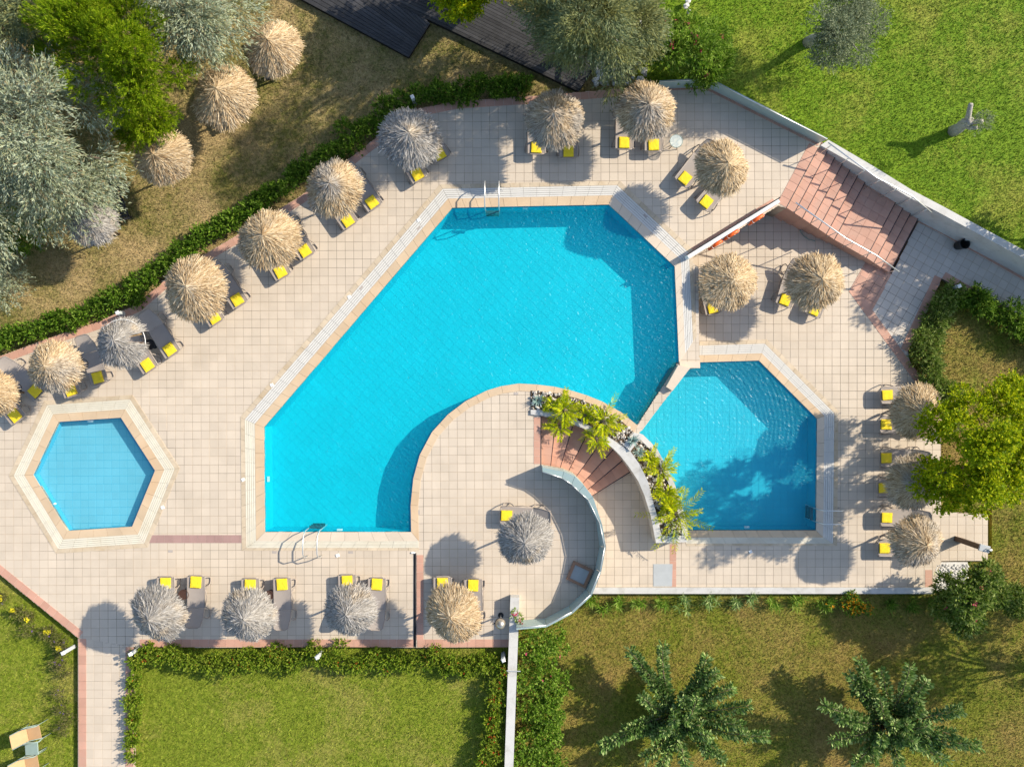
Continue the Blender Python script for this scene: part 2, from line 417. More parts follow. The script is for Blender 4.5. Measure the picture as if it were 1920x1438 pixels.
# ------------------------------------------------------------------ paving
def tile_grid(parent, outer, holes, z, size, ang, origin, mat, gap=0.014, nobj=300, name='tile', sub=8, thick=0.012, center=(0, 0), partname='tiles'):
    outer = np.array([(p[0], p[1]) for p in outer]); holes = [np.array([(p[0], p[1]) for p in h]) for h in holes]
    ca, sa = math.cos(ang), math.sin(ang)
    o = np.array(origin[:2]); loc = (outer - o) @ np.array([[ca, -sa], [sa, ca]])
    x0, y0 = np.floor(loc.min(0) / size).astype(int); x1, y1 = np.ceil(loc.max(0) / size).astype(int)
    gx, gy = np.meshgrid(np.arange(x0, x1), np.arange(y0, y1)); C = (np.stack([gx.ravel(), gy.ravel()], 1) + 0.5) * size
    rot = np.array([[ca, sa], [-sa, ca]])
    def ok(P):
        Wd = P @ rot + o; r = inside(Wd, outer)
        for h in holes: r &= ~inside(Wd, h)
        return r
    hh = size / 2; cnt = np.zeros(len(C), int)
    samples = [(a, b) for a in (-hh, 0, hh) for b in (-hh, 0, hh)]
    for a, b in samples: cnt += ok(C + np.array([a, b]) * 0.98)
    full = C[cnt == 9]; part = C[(cnt > 0) & (cnt < 9)]
    Wf = full @ rot + o
    order = np.argsort(((Wf - np.array(center[:2])) ** 2).sum(1))
    e = (size - gap) / 2; rng = np.random.default_rng(len(C))
    m1 = MB().rbox((0, 0, -thick / 2), (2 * e, 2 * e, thick), 0.004).mesh(name, mat)
    for i in order[:nobj]:
        t = bpy.data.objects.new(name, m1); COL.objects.link(t); t.parent = parent
        t.location = (Wf[i][0], Wf[i][1], z + rng.uniform(-.001, .001)); t.rotation_euler = (rng.normal() * .002, rng.normal() * .002, ang)
    V = []; F = []
    for i in order[nobj:]:
        k = len(V)
        dz = z + rng.uniform(-.001, .001)
        for zz in (dz, dz - thick):
            for a, b in ((-e, -e), (e, -e), (e, e), (-e, e)):
                q = np.array([full[i][0] + a, full[i][1] + b]) @ rot + o; V.append((q[0], q[1], zz))
        F += [(k, k + 1, k + 2, k + 3)] + [(k + 4 + j, k + 4 + (j + 1) % 4, k + (j + 1) % 4, k + j) for j in range(4)]
    st = 2 * e / sub
    for c in part:
        gi = np.array([(c[0] - e + (i + .5) * st, c[1] - e + (j + .5) * st) for i in range(sub) for j in range(sub)])
        r = ok(gi).reshape(sub, sub)
        vid = {}
        for i in range(sub):
            for j in range(sub):
                if not r[i, j]: continue
                f = []
                for a, b in ((0, 0), (1, 0), (1, 1), (0, 1)):
                    key = (i + a, j + b)
                    if key not in vid:
                        q = np.array([c[0] - e + (i + a) * st, c[1] - e + (j + b) * st]) @ rot + o; vid[key] = len(V); V.append((q[0], q[1], z - .0005))
                    f.append(vid[key])
                F.append(tuple(f))
    if F:
        mb = MB(); mb.V = V; mb.F = F
        stuff(mb.build(partname, mat, parent))
def strip_tiles(parent, line, w, z, mat, tl=0.333, name='border_tile', side=1, gap=0.012, thick=0.02, closed=False):
    """row of pavers along a polyline; the row lies on its left (side=1) or right"""
    P = [Vector((p[0], p[1])) for p in line]
    # mitred second line
    n = len(P); Q = []
    for i in range(n):
        if 0 < i < n - 1:
            e = (P[i] - P[i - 1]).normalized(); f = (P[i + 1] - P[i]).normalized()
            n1 = Vector((-e.y, e.x)); n2 = Vector((-f.y, f.x)); b = (n1 + n2); b /= max(0.3, b.length_squared / 2)
        else:
            e = (P[min(i + 1, n - 1)] - P[max(0, i - 1)]).normalized() if n == 2 else ((P[1] - P[0]) if i == 0 else (P[-1] - P[-2])).normalized()
            b = Vector((-e.y, e.x))
        Q.append(P[i] + b * w * side)
    for i in range(n - 1):
        k = max(1, round((P[i + 1] - P[i]).length / tl)); g = gap / 2 / max(.05, (P[i + 1] - P[i]).length)
        for j in range(k):
            a, b = j / k + g, (j + 1) / k - g
            q = [P[i].lerp(P[i + 1], a), P[i].lerp(P[i + 1], b), Q[i].lerp(Q[i + 1], b), Q[i].lerp(Q[i + 1], a)]
            ins = gap / 2 / w
            q = [q[0].lerp(q[3], ins), q[1].lerp(q[2], ins), q[2].lerp(q[1], ins), q[3].lerp(q[0], ins)]
            MB().quadprism(q, z - thick, z).build(name, mat, parent)
    return Q

#@@PART2
# ------------------------------------------------------------------ ground and lawns
g = MB().add([(-400, -400, ZB), (400, -400, ZB), (400, 400, ZB), (-400, 400, ZB)], [(0, 1, 2, 3)]).build('ground', SOIL); struct(g)
LAWNM = {
 'dry': lawnmat('dry_lawn', (0.11, 0.12, 0.026), (0.22, 0.18, 0.055), (0.36, 0.265, 0.125), 0.55, 0.80),
 'lush': lawnmat('lush_lawn', (0.085, 0.17, 0.006), (0.17, 0.255, 0.014), (0.27, 0.27, 0.045), 0.66, 0.95),
 'mid': lawnmat('green_lawn', (0.12, 0.175, 0.010), (0.235, 0.27, 0.030), (0.32, 0.27, 0.075), 0.66, 0.95),
 'brown': lawnmat('brown_lawn', (0.10, 0.135, 0.010), (0.19, 0.185, 0.024), (0.26, 0.18, 0.055), 0.58, 0.88),
}
ZW, ZE, ZS, ZR = -0.2, -0.38, -0.2, ZL - 0.2        # lawn levels: west, north-east, south, lower right
LAWNS = [
 ('dry', ZW, [(-4000, -4000), (1190, -4000), (1190, 190), (880, 215), (790, 245), (720, 300), (580, 400), (450, 480), (340, 545), (270, 600), (195, 635), (0, 700), (-260, 800), (-4000, 900)], 'short dry grass with brown patches beside the boardwalk'),
 ('lush', ZE, [(1190, -4000), (4000, -4000), (4000, 1625), (1920, 473), (1700, 352), (1545, 268), (1325, 160), (1190, 175)], 'lush bright green grass around the olive tree'),
 ('mid', ZS, [(-4000, 900), (-260, 885), (0, 1070), (155, 1190), (155, 4000), (-4000, 4000)], 'green grass around the tan garden chairs'),
 ('mid', ZS, [(240, 1200), (965, 1200), (965, 4000), (240, 4000)], 'green grass framed by low flowering hedges'),
 ('brown', ZR, [(960, 1090), (1770, 1090), (1770, 1040), (1860, 1040), (1860, 955), (1755, 960), (1755, 735), (1700, 660), (1766, 522), (1920, 612), (4000, 1800), (4000, 4000), (960, 4000)], 'brownish grass under the leafy trees below the terrace'),
]
GR = np.random.default_rng(11)
for kind, z, pts, lab in LAWNS:
    P = WP(pts, z)
    struct(MB().prism(P, ZB, z).build('lawn', LAWNM[kind]))
    # grass blades over the part near the picture
    A = np.array([(p[0], p[1]) for p in P]); lim = np.array([[-22.5, -17.5], [22.5, 17.5]])
    lo = np.maximum(A.min(0), lim[0]); hi = np.minimum(A.max(0), lim[1])
    n = int(np.prod(hi - lo) * 620); q = GR.uniform(lo, hi, (n, 2)); q = q[inside(q, A)]; n = len(q)
    L = GR.uniform(0.05, 0.12, n); d = nrm(np.c_[GR.normal(size=(n, 2)) * 0.9, GR.uniform(0.25, 0.9, n)])
    V = np.empty((n, 3, 3)); base = np.c_[q, np.full(n, z - 0.004)]; sd = nrm(np.c_[-d[:, 1], d[:, 0], np.zeros(n)]) * GR.uniform(0.010, 0.020, n)[:, None]
    V[:, 0] = base - sd; V[:, 1] = base + sd; V[:, 2] = base + d * L[:, None]
    o = link('grass', npmesh('grass', V.reshape(-1, 3), np.arange(n * 3).reshape(n, 3), LAWNM[kind]))
    tag(o, lab, 'grass', kind='stuff')

# ------------------------------------------------------------------ outlines of pools and decks
ARC = [(1165, 773), (1130, 753), (1100, 741), (1071, 732), (1040, 725), (1007, 721), (973, 719), (940, 724), (913, 732), (873, 752), (840, 777), (810, 810), (787, 853), (775, 897), (770, 947)]
POOL1 = [(848, 390), (1142, 384), (1265, 500), (1273, 680), (1196, 798)] + ARC + [(771, 997), (497, 997), (495, 801)]
e1 = len(POOL1)
p1 = WP(POOL1)
K = 1 / S
COPW = [17, 17, 12, 0.5] + [14] * 16 + [17, 17, 17]            # coping width per edge (pixels)
GRW = [19, 20, 16, 0] + [0] * 16 + [13, 19, 20]              # gutter grating width
STW = [8, 9, 7, 0] + [0] * 16 + [5, 8, 9]                   # outer mosaic strip width
assert len(COPW) == e1, (len(COPW), e1)
def rings(poly, c, g2, s):
    a = offset(poly, [x * K for x in c]); b = offset(poly, [(x + y) * K for x, y in zip(c, g2)]); d = offset(poly, [(x + y + w) * K for x, y, w in zip(c, g2, s)])
    return a, b, d
r1a, r1b, r1c = rings(p1, COPW, GRW, STW)
hole1 = offset(p1, [(x + y + w - 1.5) * K for x, y, w in zip(COPW, GRW, STW)])
HEX = [(110, 791), (227, 783), (291, 882), (248, 987), (127, 995), (63, 890)]
p3 = WP(HEX); r3a, r3b, r3c = rings(p3, [15] * 6, [18] * 6, [8] * 6); hole3 = offset(p3, 39.5 * K)
# lower pool: west side is the divider wall and the planter
PL_OUT = [(1206, 815), (1232, 841), (1251, 877), (1266, 910), (1278, 945), (1289, 985), (1290, 1015)]
ZP1, ZP2 = 0.07, ZL + 0.82
east = [W(1312, 686), W(1292, 690), W(1203, 806)]
plo = WP(PL_OUT, ZP2)
p2 = [W(1423, 676, ZL), Vector((east[0].x, W(1312, 680, ZL).y, 0)), east[0], east[1], east[2]] + plo[:-2] + [Vector((plo[-2].x + .02, W(0, 994, ZL).y, 0)), W(1530, 994, ZL), W(1532, 785, ZL)]
n2 = len(p2)
C2 = [14, 0, 0, 0] + [0] * (n2 - 7) + [14, 14, 14]; G2 = [19, 0, 0, 0] + [0] * (n2 - 7) + [12, 20, 18]; S2 = [8, 0, 0, 0] + [0] * (n2 - 7) + [5, 8, 8]
r2a, r2b, r2c = rings(p2, C2, G2, S2); hole2 = offset(p2, [max(0, x + y + w - 1.5) * K for x, y, w in zip(C2, G2, S2)])

CAP_O = [(1017, 876), (1057, 884), (1078, 893), (1095, 910), (1112, 932), (1129, 983), (1136, 1025), (1127, 1073), (1109, 1117), (1073, 1150), (1025, 1175), (968, 1180)]
CAP_I = [(1017, 884), (1054, 896), (1072, 908), (1085, 921), (1099, 938), (1119, 979), (1124, 1024), (1116, 1066), (1099, 1104), (1067, 1135), (1022, 1159), (968, 1163)]
ZC = 0.88
cap_o, cap_i = WP(CAP_O, ZC), WP(CAP_I, ZC)

INPOOL = [(1180, 760), (1100, 700), (960, 690), (830, 740), (750, 850), (735, 960), (778, 1015)]
WEST = [(-250, 765), (0, 668), (95, 633), (185, 603), (255, 572), (325, 512), (435, 447), (565, 367), (695, 267), (770, 207), (860, 190), (1010, 180), (1150, 168), (1245, 160)]
main_poly = WP(WEST) + [W(1326, 157), W(1540, 266), W(1535, 278), W(1475, 390), W(1459, 386), W(1290, 488), W(1309, 500), W(1312, 690), W(1292, 692), W(1203, 806)] + WP(INPOOL) + WP([(778, 1213), (250, 1213), (147, 1196), (0, 1077), (-250, 880)])
PL_IN = [(1000, 777), (1055, 788), (1092, 803), (1125, 822), (1154, 844)]
island_poly = WP([(1203, 806), (1175, 838), (1154, 840)] + PL_IN[-2::-1] + [(1015, 779), (1015, 872)]) + cap_o[:6] + WP(CAP_I[6:], 0.0)[:-1] + [W(968, 1166)] + WP([(968, 1213), (778, 1213)]) + WP(INPOOL[::-1])

def deck(name, poly, holes, z, mat, ang, origin, nobj, center, size=0.3335, gap=0.0125):
    d = struct(MB().prism(poly, ZB, z - 0.006, holes).build(name, GROUT))
    tile_grid(d, poly, holes, z, size, ang, origin, mat, gap=gap, nobj=nobj, center=center)
    return d
pool_deck = deck('pool_deck', main_poly, [hole1, hole3], 0.0, TILE, R(0.3), W(630, 230), 300, W(430, 700))
island = deck('island_terrace', island_poly, [hole1], 0.0, TILE, R(0.3), W(630, 230), 300, W(900, 900))
path_poly = WP([(147, 1196), (250, 1213), (250, 1900), (147, 1900)])
gpath = deck('garden_path', path_poly, [], -0.003, TILE, R(0.0), W(160, 1213), 300, W(200, 1300), gap=0.009)
low_poly = WP([(1280, 485), (1460, 385), (1672, 515), (1591, 546), (1716, 717), (1765, 740), (1765, 960), (1852, 965), (1852, 1050), (1765, 1052), (1752, 1101), (1095, 1101), (1050, 1050), (1050, 900), (1100, 850), (1196, 835), (1225, 780), (1300, 690)], ZL)
low = deck('lower_terrace', low_poly, [hole2], ZL, TILE, R(0.0), W(1560, 1000, ZL), 300, W(1450, 620, ZL), size=0.345)
WALKL = [(1591, 546), (1672, 515), (1728, 402), (1775, 418), (1920, 506), (2300, 715), (2300, 835), (1920, 613), (1766, 522), (1702, 660), (1716, 717)]
walk_poly = WP(WALKL, ZL - 0.002)
walk = deck('walkway', walk_poly, [], ZL - 0.002, WALKT, R(-29.5), W(1668, 512, ZL), 300, W(1700, 520, ZL), size=0.345)

# terracotta borders
strip_tiles(pool_deck, WP(WEST)[:14], 0.30, 0.007, TERRA, side=-1)
strip_tiles(pool_deck, WP([(-250, 880), (0, 1077), (147, 1196)]), 0.31, 0.007, TERRA, side=1)
strip_tiles(pool_deck, WP([(262, 1213), (776, 1213)]), 0.31, 0.007, TERRA, side=1)
strip_tiles(island, WP([(782, 1213), (955, 1213)]), 0.31, 0.007, TERRA, side=1)
strip_tiles(island, WP([(781, 1200), (781, 1040)]), 0.27, 0.0075, TERRA, side=-1)
strip_tiles(gpath, WP([(147, 1197), (147, 1900)]), 0.31, 0.005, TERRA, side=1)
strip_tiles(gpath, WP([(250, 1213), (250, 1900)]), 0.31, 0.005, TERRA, side=-1)
strip_tiles(pool_deck, WP([(262, 1018), (464, 1018)]), 0.32, 0.0065, MAUVE, side=1)
strip_tiles(pool_deck, WP([(1288, 487), (1457, 385)]), 0.31, 0.0065, TERRA, side=1)
strip_tiles(pool_deck, WP([(1475, 390), (1535, 278)]), 0.42, 0.0085, TERRA, side=1)
strip_tiles(pool_deck, WP([(1245, 166), (1323, 163), (1536, 270)]), 0.10, 0.0075, TERRA, side=-1)
strip_tiles(island, WP([(1015, 782), (1015, 870)]), 0.30, 0.0065, TERRA, side=-1)
strip_tiles(low, WP([(1591, 546), (1716, 717)], ZL), 0.34, ZL + 0.006, TERRA, side=1)
tile_grid(walk, WP([(1594, 541), (1626, 486), (1672, 513), (1632, 590), (1618, 578)], ZL), [], ZL + 0.009, 0.345, R(-29.5), W(1668, 512, ZL), TERRA, nobj=60, center=W(1620, 540, ZL), name='border_tile', partname='border_tiles')
strip_tiles(walk, WP([(1766, 522), (1702, 660)], ZL), 0.33, ZL + 0.006, TERRA, side=-1)
strip_tiles(walk, WP([(1766, 522), (1920, 613), (2300, 835)], ZL), 0.31, ZL + 0.0065, TERRA, side=1)
strip_tiles(walk, WP([(1728, 404), (1775, 428), (1920, 510), (2300, 722)], ZL), 0.31, ZL + 0.006, TERRA, side=-1)
strip_tiles(low, WP([(1268, 1100), (1268, 1020)], ZL), 0.27, ZL + 0.006, TERRA, side=1)
strip_tiles(low, WP([(1748, 1100), (1748, 1068)], ZL), 0.30, ZL + 0.006, TERRA, side=1)

# ------------------------------------------------------------------ pools
def edge_boxes(parent, a, b, n, z0, z1, mat, name, gap=0.008):
    """blocks between two parallel lines a->b given as (a0,a1),(b0,b1)"""
    for j in range(n):
        g = gap / 2 / max(.05, (a[1] - a[0]).length); t0, t1 = j / n + g, (j + 1) / n - g
        q = [a[0].lerp(a[1], t0), a[0].lerp(a[1], t1), b[0].lerp(b[1], t1), b[0].lerp(b[1], t0)]
        MB().quadprism(q, z0, z1).build(name, mat, parent)
def grating(parent, a, b, z, mat):
    tray = MB().quadprism([a[0], a[1], b[1], b[0]], z - 0.12, z - 0.03).build('gutter_tray', TRAY, parent)
    mb = MB(); n = 5
    w = (a[0] - b[0]).length
    for k in range(n):
        t0, t1 = (k + 0.08) / n, (k + 0.92) / n
        L = (a[1] - a[0]).length; ns = max(1, round(L / 0.5))
        for j in range(ns):
            s0, s1 = j / ns + 0.004 / L, (j + 1) / ns - 0.004 / L
            def pt(s, t): return a[0].lerp(a[1], s).lerp(b[0].lerp(b[1], s), t)
            mb.quadprism([pt(s0, t0), pt(s1, t0), pt(s1, t1), pt(s0, t1)], z - 0.028, z + (0.004 if k != n // 2 else 0.010))
    stuff(mb.build('grating', mat, tray))
def pool(name, poly, ra, rb, rc, cw, gw, sw, zdeck, zwater, zfloor, floorM, waterM, copes, grates, tang, nfl, tsz=0.31):
    b = MB(); n = len(poly); V2 = [Vector((p[0], p[1])) for p in poly]
    vs, tris = fill(V2); b.add([(x, y, zfloor - .004) for x, y in vs], tris)
    for i in range(n):
        p, q = V2[i], V2[(i + 1) % n]
        b.add([(p.x, p.y, zfloor - .01), (q.x, q.y, zfloor - .01), (q.x, q.y, zdeck - 0.002), (p.x, p.y, zdeck - 0.002)], [(0, 1, 2, 3)])
    basin = struct(b.build(name, floorM[1]))
    tile_grid(basin, offset(V2, -0.004), [], zfloor, tsz, tang, V2[0], floorM[0], gap=0.011, nobj=nfl, center=V2[0], name='pool_tile', partname='pool_tiles', sub=6, thick=0.006)
    vs, tris = fill(offset(V2, -0.002))
    struct(MB().add([(x, y, zwater) for x, y in vs], tris).build('water', waterM))
    for i in range(n):
        j = (i + 1) % n
        if cw[i] > 1:
            L = (V2[j] - V2[i]).length
            edge_boxes(basin, (V2[i], V2[j]), (ra[i], ra[j]), max(1, round(L / 0.52)), zdeck - 0.1, zdeck + 0.014, copes.get(i, copes['d']), 'coping_stone')
        if gw[i] > 1: grating(basin, (ra[i], ra[j]), (rb[i], rb[j]), zdeck + 0.004, grates.get(i, grates['d']))
        if sw[i] > 1:
            L = (V2[j] - V2[i]).length
            edge_boxes(basin, (rb[i], rb[j]), (rc[i], rc[j]), max(1, round(L / 0.34)), zdeck - 0.05, zdeck + 0.010, STRIP, 'edge_tile')
    return basin
FL1 = (poolmat('pool_mosaic', (0.001, 0.50, 0.60)), poolmat('pool_joint', (0.001, 0.43, 0.56)))
FL2 = (poolmat('lower_pool_mosaic', (0.015, 0.47, 0.62)), poolmat('lower_pool_joint', (0.01, 0.38, 0.55)))
FL3 = (poolmat('wading_pool_mosaic', (0.15, 0.46, 0.58)), poolmat('wading_pool_joint', (0.05, 0.36, 0.52)))
main_pool = pool('swimming_pool', p1, r1a, r1b, r1c, COPW, GRW, STW, 0.0, -0.05, -0.98, FL1, watermat('main_water', (0.80, 0.985, 1.0), strength=1.0, scale=4.6, dist=.058, cloudy=.15, cloudc=(0.0, 0.62, 0.80)), {'d': COPE, 2: COPEP, 1: COPEP, e1 - 3: COPEP}, {'d': GRATE, e1 - 3: GRATEC, e1 - 2: GRATEC}, R(45), 0)
wading = pool('wading_pool', p3, r3a, r3b, r3c, [15] * 6, [18] * 6, [8] * 6, 0.0, -0.05, -0.33, FL3, watermat('wading_water', (0.94, 0.99, 1.0), strength=0.10, scale=2.0, cloudy=.08), {'d': COPE}, {'d': GRATEC}, R(0.5), 300)
lc = W(1290, 800, ZL)
lower_pool = pool('lower_pool', p2, r2a, r2b, r2c, C2, G2, S2, ZL, ZL - 0.05, ZL - 0.95, FL2, watermat('lower_water', (0.92, 0.99, 1.0), 'rings', lc.x, lc.y, strength=1.0, scale=3.4, dist=.06, cloudy=.16, cloudc=(0.04, 0.66, 0.84)), {'d': COPE, n2 - 2: COPEP}, {'d': GRATE, n2 - 3: GRATEC}, R(0), 0)
for x, y, z, ang, par in ((657, 592, -.18, 40, main_pool), (548, 727, -.18, 40, main_pool), (503, 898, -.2, 0, main_pool), (637, 993, -.2, 90, main_pool), (985, 391, -.2, 90, main_pool), (1268, 590, -.25, 0, main_pool), (100, 946, -.15, -60, wading), (170, 789, -.15, 90, wading), (1400, 988, ZL - .2, 90, lower_pool)):
    c = W(x, y, z); MB().box(c, (0.07, 0.20, 0.09), R(ang)).build('underwater_light', WHITEP, par)
# divider wall between the pools
dv = [W(1272, 676), W(1293, 690), W(1203, 807), W(1196, 796)]
dw = thing('divider_wall', 'pale stone wall dividing the big pool from the lower pool', 'wall', W(1240, 742))
MB().quadprism([W(1261, 730).xy, W(1250, 716).xy, W(1196, 796).xy, W(1204, 807).xy], ZB, -0.02).build('low_section', COPEP, dw)
MB().quadprism([p.xy for p in WP([(1272, 684), (1294, 690), (1261, 733), (1249, 725)], .2)], ZB, 0.2).build('raised_section', COPEP, dw)
MB().quadprism([p.xy for p in WP([(1274, 678), (1311, 678), (1311, 690), (1276, 690)], .05)], ZB, 0.05).build('corner_block', COPEP, dw)

# deck fittings
for i, (x, y, z) in enumerate(((655, 557, 0), (510, 722, 0), (456, 899, 0), (305, 951, 0), (633, 1041, 0), (785, 413, 0), (1407, 1034, ZL))):
    c = W(x, y, z); tag(MB().rbox((c.x, c.y, z + .012), (0.13, 0.13, 0.024), .005, .4).build('deck_light', WHITEP), 'small square white light set in the paving ' + ('beside the slanted edge of the big pool' if x < 800 and y < 730 else 'between the big pool and the hexagonal pool' if y < 960 else 'below the pool ladder at the bottom edge' if z == 0 else 'of the lower terrace'), 'deck light', 'square lights set in the deck paving')
for i, (x, y, z, a) in enumerate(((677, 540, 0, 50), (785, 428, 0, 50), (575, 650, 0, 50), (477, 765, 0, 50), (320, 1033, 0, 0), (515, 1035, 0, 0), (658, 1035, 0, 0), (952, 351, 0, 0), (1082, 347, 0, 0), (1210, 405, 0, -45), (968, 738, 0, 0), (785, 960, 0, 90), (1338, 643, ZL, 0), (1475, 677, ZL, -45), (1565, 772, ZL, 90), (1565, 927, ZL, 90), (1320, 1029, ZL, 0), (1384, 1029, ZL, 0), (270, 785, 0, -55), (315, 912, 0, 70), (47, 840, 0, 60))):
    c = W(x, y, z); tag(MB().box((c.x, c.y, z + .004), (0.17, 0.09, 0.010), R(a)).build('depth_marker', surf('marker_grey', (0.42, 0.37, 0.33), .6, .1, 60) if 'marker_grey' not in MATS else MATS['marker_grey']), 'small grey marker plate ' + ('on the lower terrace paving around the lower pool' if z else 'beside the hexagonal pool' if x < 325 and y != 1033 else 'below the bottom edge of the big pool' if y > 1030 else 'on the coping of the round terrace' if y > 720 and x > 700 else 'beside the slanted left edge of the big pool' if x < 800 else 'above the top edge of the big pool'), 'marker', 'marker plates beside the gutters')

def ribbon(mb, A, B, z0, z1):
    """solid band between two polylines; z1 a number or a list"""
    n = len(A); z = z1 if isinstance(z1, (list, tuple)) else [z1] * n
    V = []
    for i in range(n): V += [(A[i][0], A[i][1], z[i]), (B[i][0], B[i][1], z[i]), (A[i][0], A[i][1], z0), (B[i][0], B[i][1], z0)]
    F = []
    for i in range(n - 1):
        k = 4 * i; F += [(k, k + 4, k + 5, k + 1), (k, k + 2, k + 6, k + 4), (k + 1, k + 5, k + 7, k + 3)]
    F += [(0, 1, 3, 2), (4 * n - 4, 4 * n - 2, 4 * n - 1, 4 * n - 3)]
    return mb.add(V, F)

# ------------------------------------------------------------------ parapets and walls
def parapet(label, BI, TI, BO, TO, z0, zt, cat='parapet'):
    """upright metal clad panels; inner and outer lines at the foot and at the top"""
    t = thing('parapet_wall', label, cat, (BI[0].x, BI[0].y, 0))
    ribbon(MB(), [b.lerp(o, .1) for b, o in zip(BI, BO)], [b.lerp(o, .9) for b, o in zip(BI, BO)], z0, 0.05).build('plinth', CREAM, t)
    for i in range(len(BI) - 1):
        g = 0.005 / max(.1, (BI[i + 1] - BI[i]).length)
        V = []
        for L, z in ((BI, 0.03), (TI, zt), (TO, zt + .02), (BO, 0.03)):
            for f in (g, 1 - g): q = L[i].lerp(L[i + 1], f); V.append((q.x, q.y, z))
        MB().add(V, [(0, 1, 3, 2), (2, 3, 5, 4), (4, 5, 7, 6), (0, 2, 4, 6), (1, 7, 5, 3), (0, 6, 7, 1)]).build('panel', CAPM, t)
        q = [TI[i].lerp(TI[i + 1], g), TI[i].lerp(TI[i + 1], 1 - g)]
        MB().tube([(q[0].x, q[0].y, zt + .03), (q[1].x, q[1].y, zt + .03)], .018, 6).build('top_rail', STEEL, t, True)
    return t
ti = []; bi = []; to = []; bo = []
for k, ((ox, oy), (ix, iy)) in enumerate(zip(CAP_O, CAP_I)):
    f = min(1, max(0, (k - 3) / 3))
    thick, thin = (W(ix, iy, ZC), W(ox, oy, ZC)), (W(ix, iy, .04), W(ox, oy, ZC))
    o = thin[1]; inn = thick[0].lerp(o.lerp(thick[0], .22), f)
    ti.append(inn); to.append(o); bi.append(thick[0].lerp(thin[0], f)); bo.append(o.lerp(thin[0] + (o - thick[0]).normalized() * .07, f))
par1 = parapet('curved blue green metal parapet around the round terrace', bi, ti, bo, to, -1.5, ZC)
PO = [(1236, 152), (1330, 147), (1552, 260)]; PI = [(1236, 167), (1324, 163), (1537, 268)]
po = WP(PO, ZC); pi = WP(PI, .04)
out = [Vector((0, 1, 0)), Vector((.3, .95, 0)), Vector((.47, .88, 0))]
parapet('straight blue green metal parapet beside the bright green lawn', pi, [p - d * .05 for p, d in zip(po, out)], [p + d * .06 for p, d in zip(pi, out)], po, -0.6, ZC)
# wall along the stairs and the walkway
wi = WP([(1538, 273), (1628, 322), (1703, 367), (1760, 395), (1920, 480), (2300, 690)]); wo = WP([(1553, 263), (1637, 310), (1712, 355), (1767, 383), (1923, 466), (2303, 677)])
t = thing('retaining_wall', 'long pale rendered wall between the green lawn and the tiled stairs', 'wall', (wi[0].x, wi[0].y, ZL))
ribbon(MB(), wo, wi, ZB, [.02, -.05, -.10, -.13, -.18, -.25]).build('wall', CONC, t)
# low wall carrying the life rings
a = WP([(1459, 373), (1288, 478)], .45); b_ = WP([(1463, 379), (1292, 485)], .45)
t = thing('balustrade_wall', 'thin white wall with a dark rail carrying orange life rings', 'wall', (a[0].x, a[0].y, ZL))
ribbon(MB(), a, b_, ZB, 0.45).build('wall', WHITEP, t)
MB().tube([p + Vector((0, 0, .06)) for p in WP([(1462, 371), (1287, 479)], .45)], .022, 8).build('top_rail', DARKM, t)
d = (b_[1] - b_[0]).normalized(); nn = Vector((-d.y, d.x, 0)); nn = nn if nn.dot(Vector((1, -1, 0))) > 0 else -nn
for k, (f, zc, lab) in enumerate(((0.22, -0.15, 'orange life ring hung alone near the top of the stairs'), (0.50, -.12, 'orange life ring hung in the middle of the white wall'), (0.66, -.28, 'orange life ring hung low towards the pool corner'))):
    c = b_[0].lerp(b_[1], f); c = Vector((c.x, c.y, zc)) + nn * 0.075
    t = thing('life_ring', lab, 'life ring', c, 0, 'life rings on the white wall')
    MB().torus((0, 0, 0), 0.29, 0.07, nn, 28, 10).build('ring', ORANGE, t, True, True)
    up = Vector((0, 0, 1))
    for q in range(4):
        an = R(45 + 90 * q); e = d * math.cos(an) + up * math.sin(an); tt = e.cross(nn)
        MB().torus(e * .29, 0.073, 0.008, tt, 14, 6).build('band', WHITEP, t, True, True)
# garden wall between the two lawns
gw = [W(957, 1120, .4), W(953.8, 1213, .4), W(950.8, 1300, .4), W(930, 1900, .4)]; gv = [W(974, 1120, .4), W(970.8, 1213, .4), W(967.5, 1300, .4), W(946, 1900, .4)]
t = thing('garden_wall', 'narrow white wall between the flower bed and the tall green hedge', 'wall', (gw[0].x, gw[0].y, -.3))
ribbon(MB(), gw[:2], gv[:2], ZB, 0.40).build('wall_end', CONC, t)
ribbon(MB(), gw[1:], gv[1:], ZB, 0.395).build('wall', CONC, t)
c = W(961, 1257, .4); MB().tube([W(950, 1257, .43), W(976, 1258, .43)], .02, 8).build('conduit', GREYP, t)
# low wall along the lower terrace
t = thing('terrace_wall', 'low white wall closing off the lower terrace above the brown lawn', 'wall', W(1400, 1106, ZL))
a = WP([(1105, 1101.5), (1752, 1101.5)], ZL + .08); b_ = WP([(1105, 1113), (1752, 1113)], ZL + .08)
ribbon(MB(), a, b_, ZB, ZL + .08).build('wall', CONC, t)

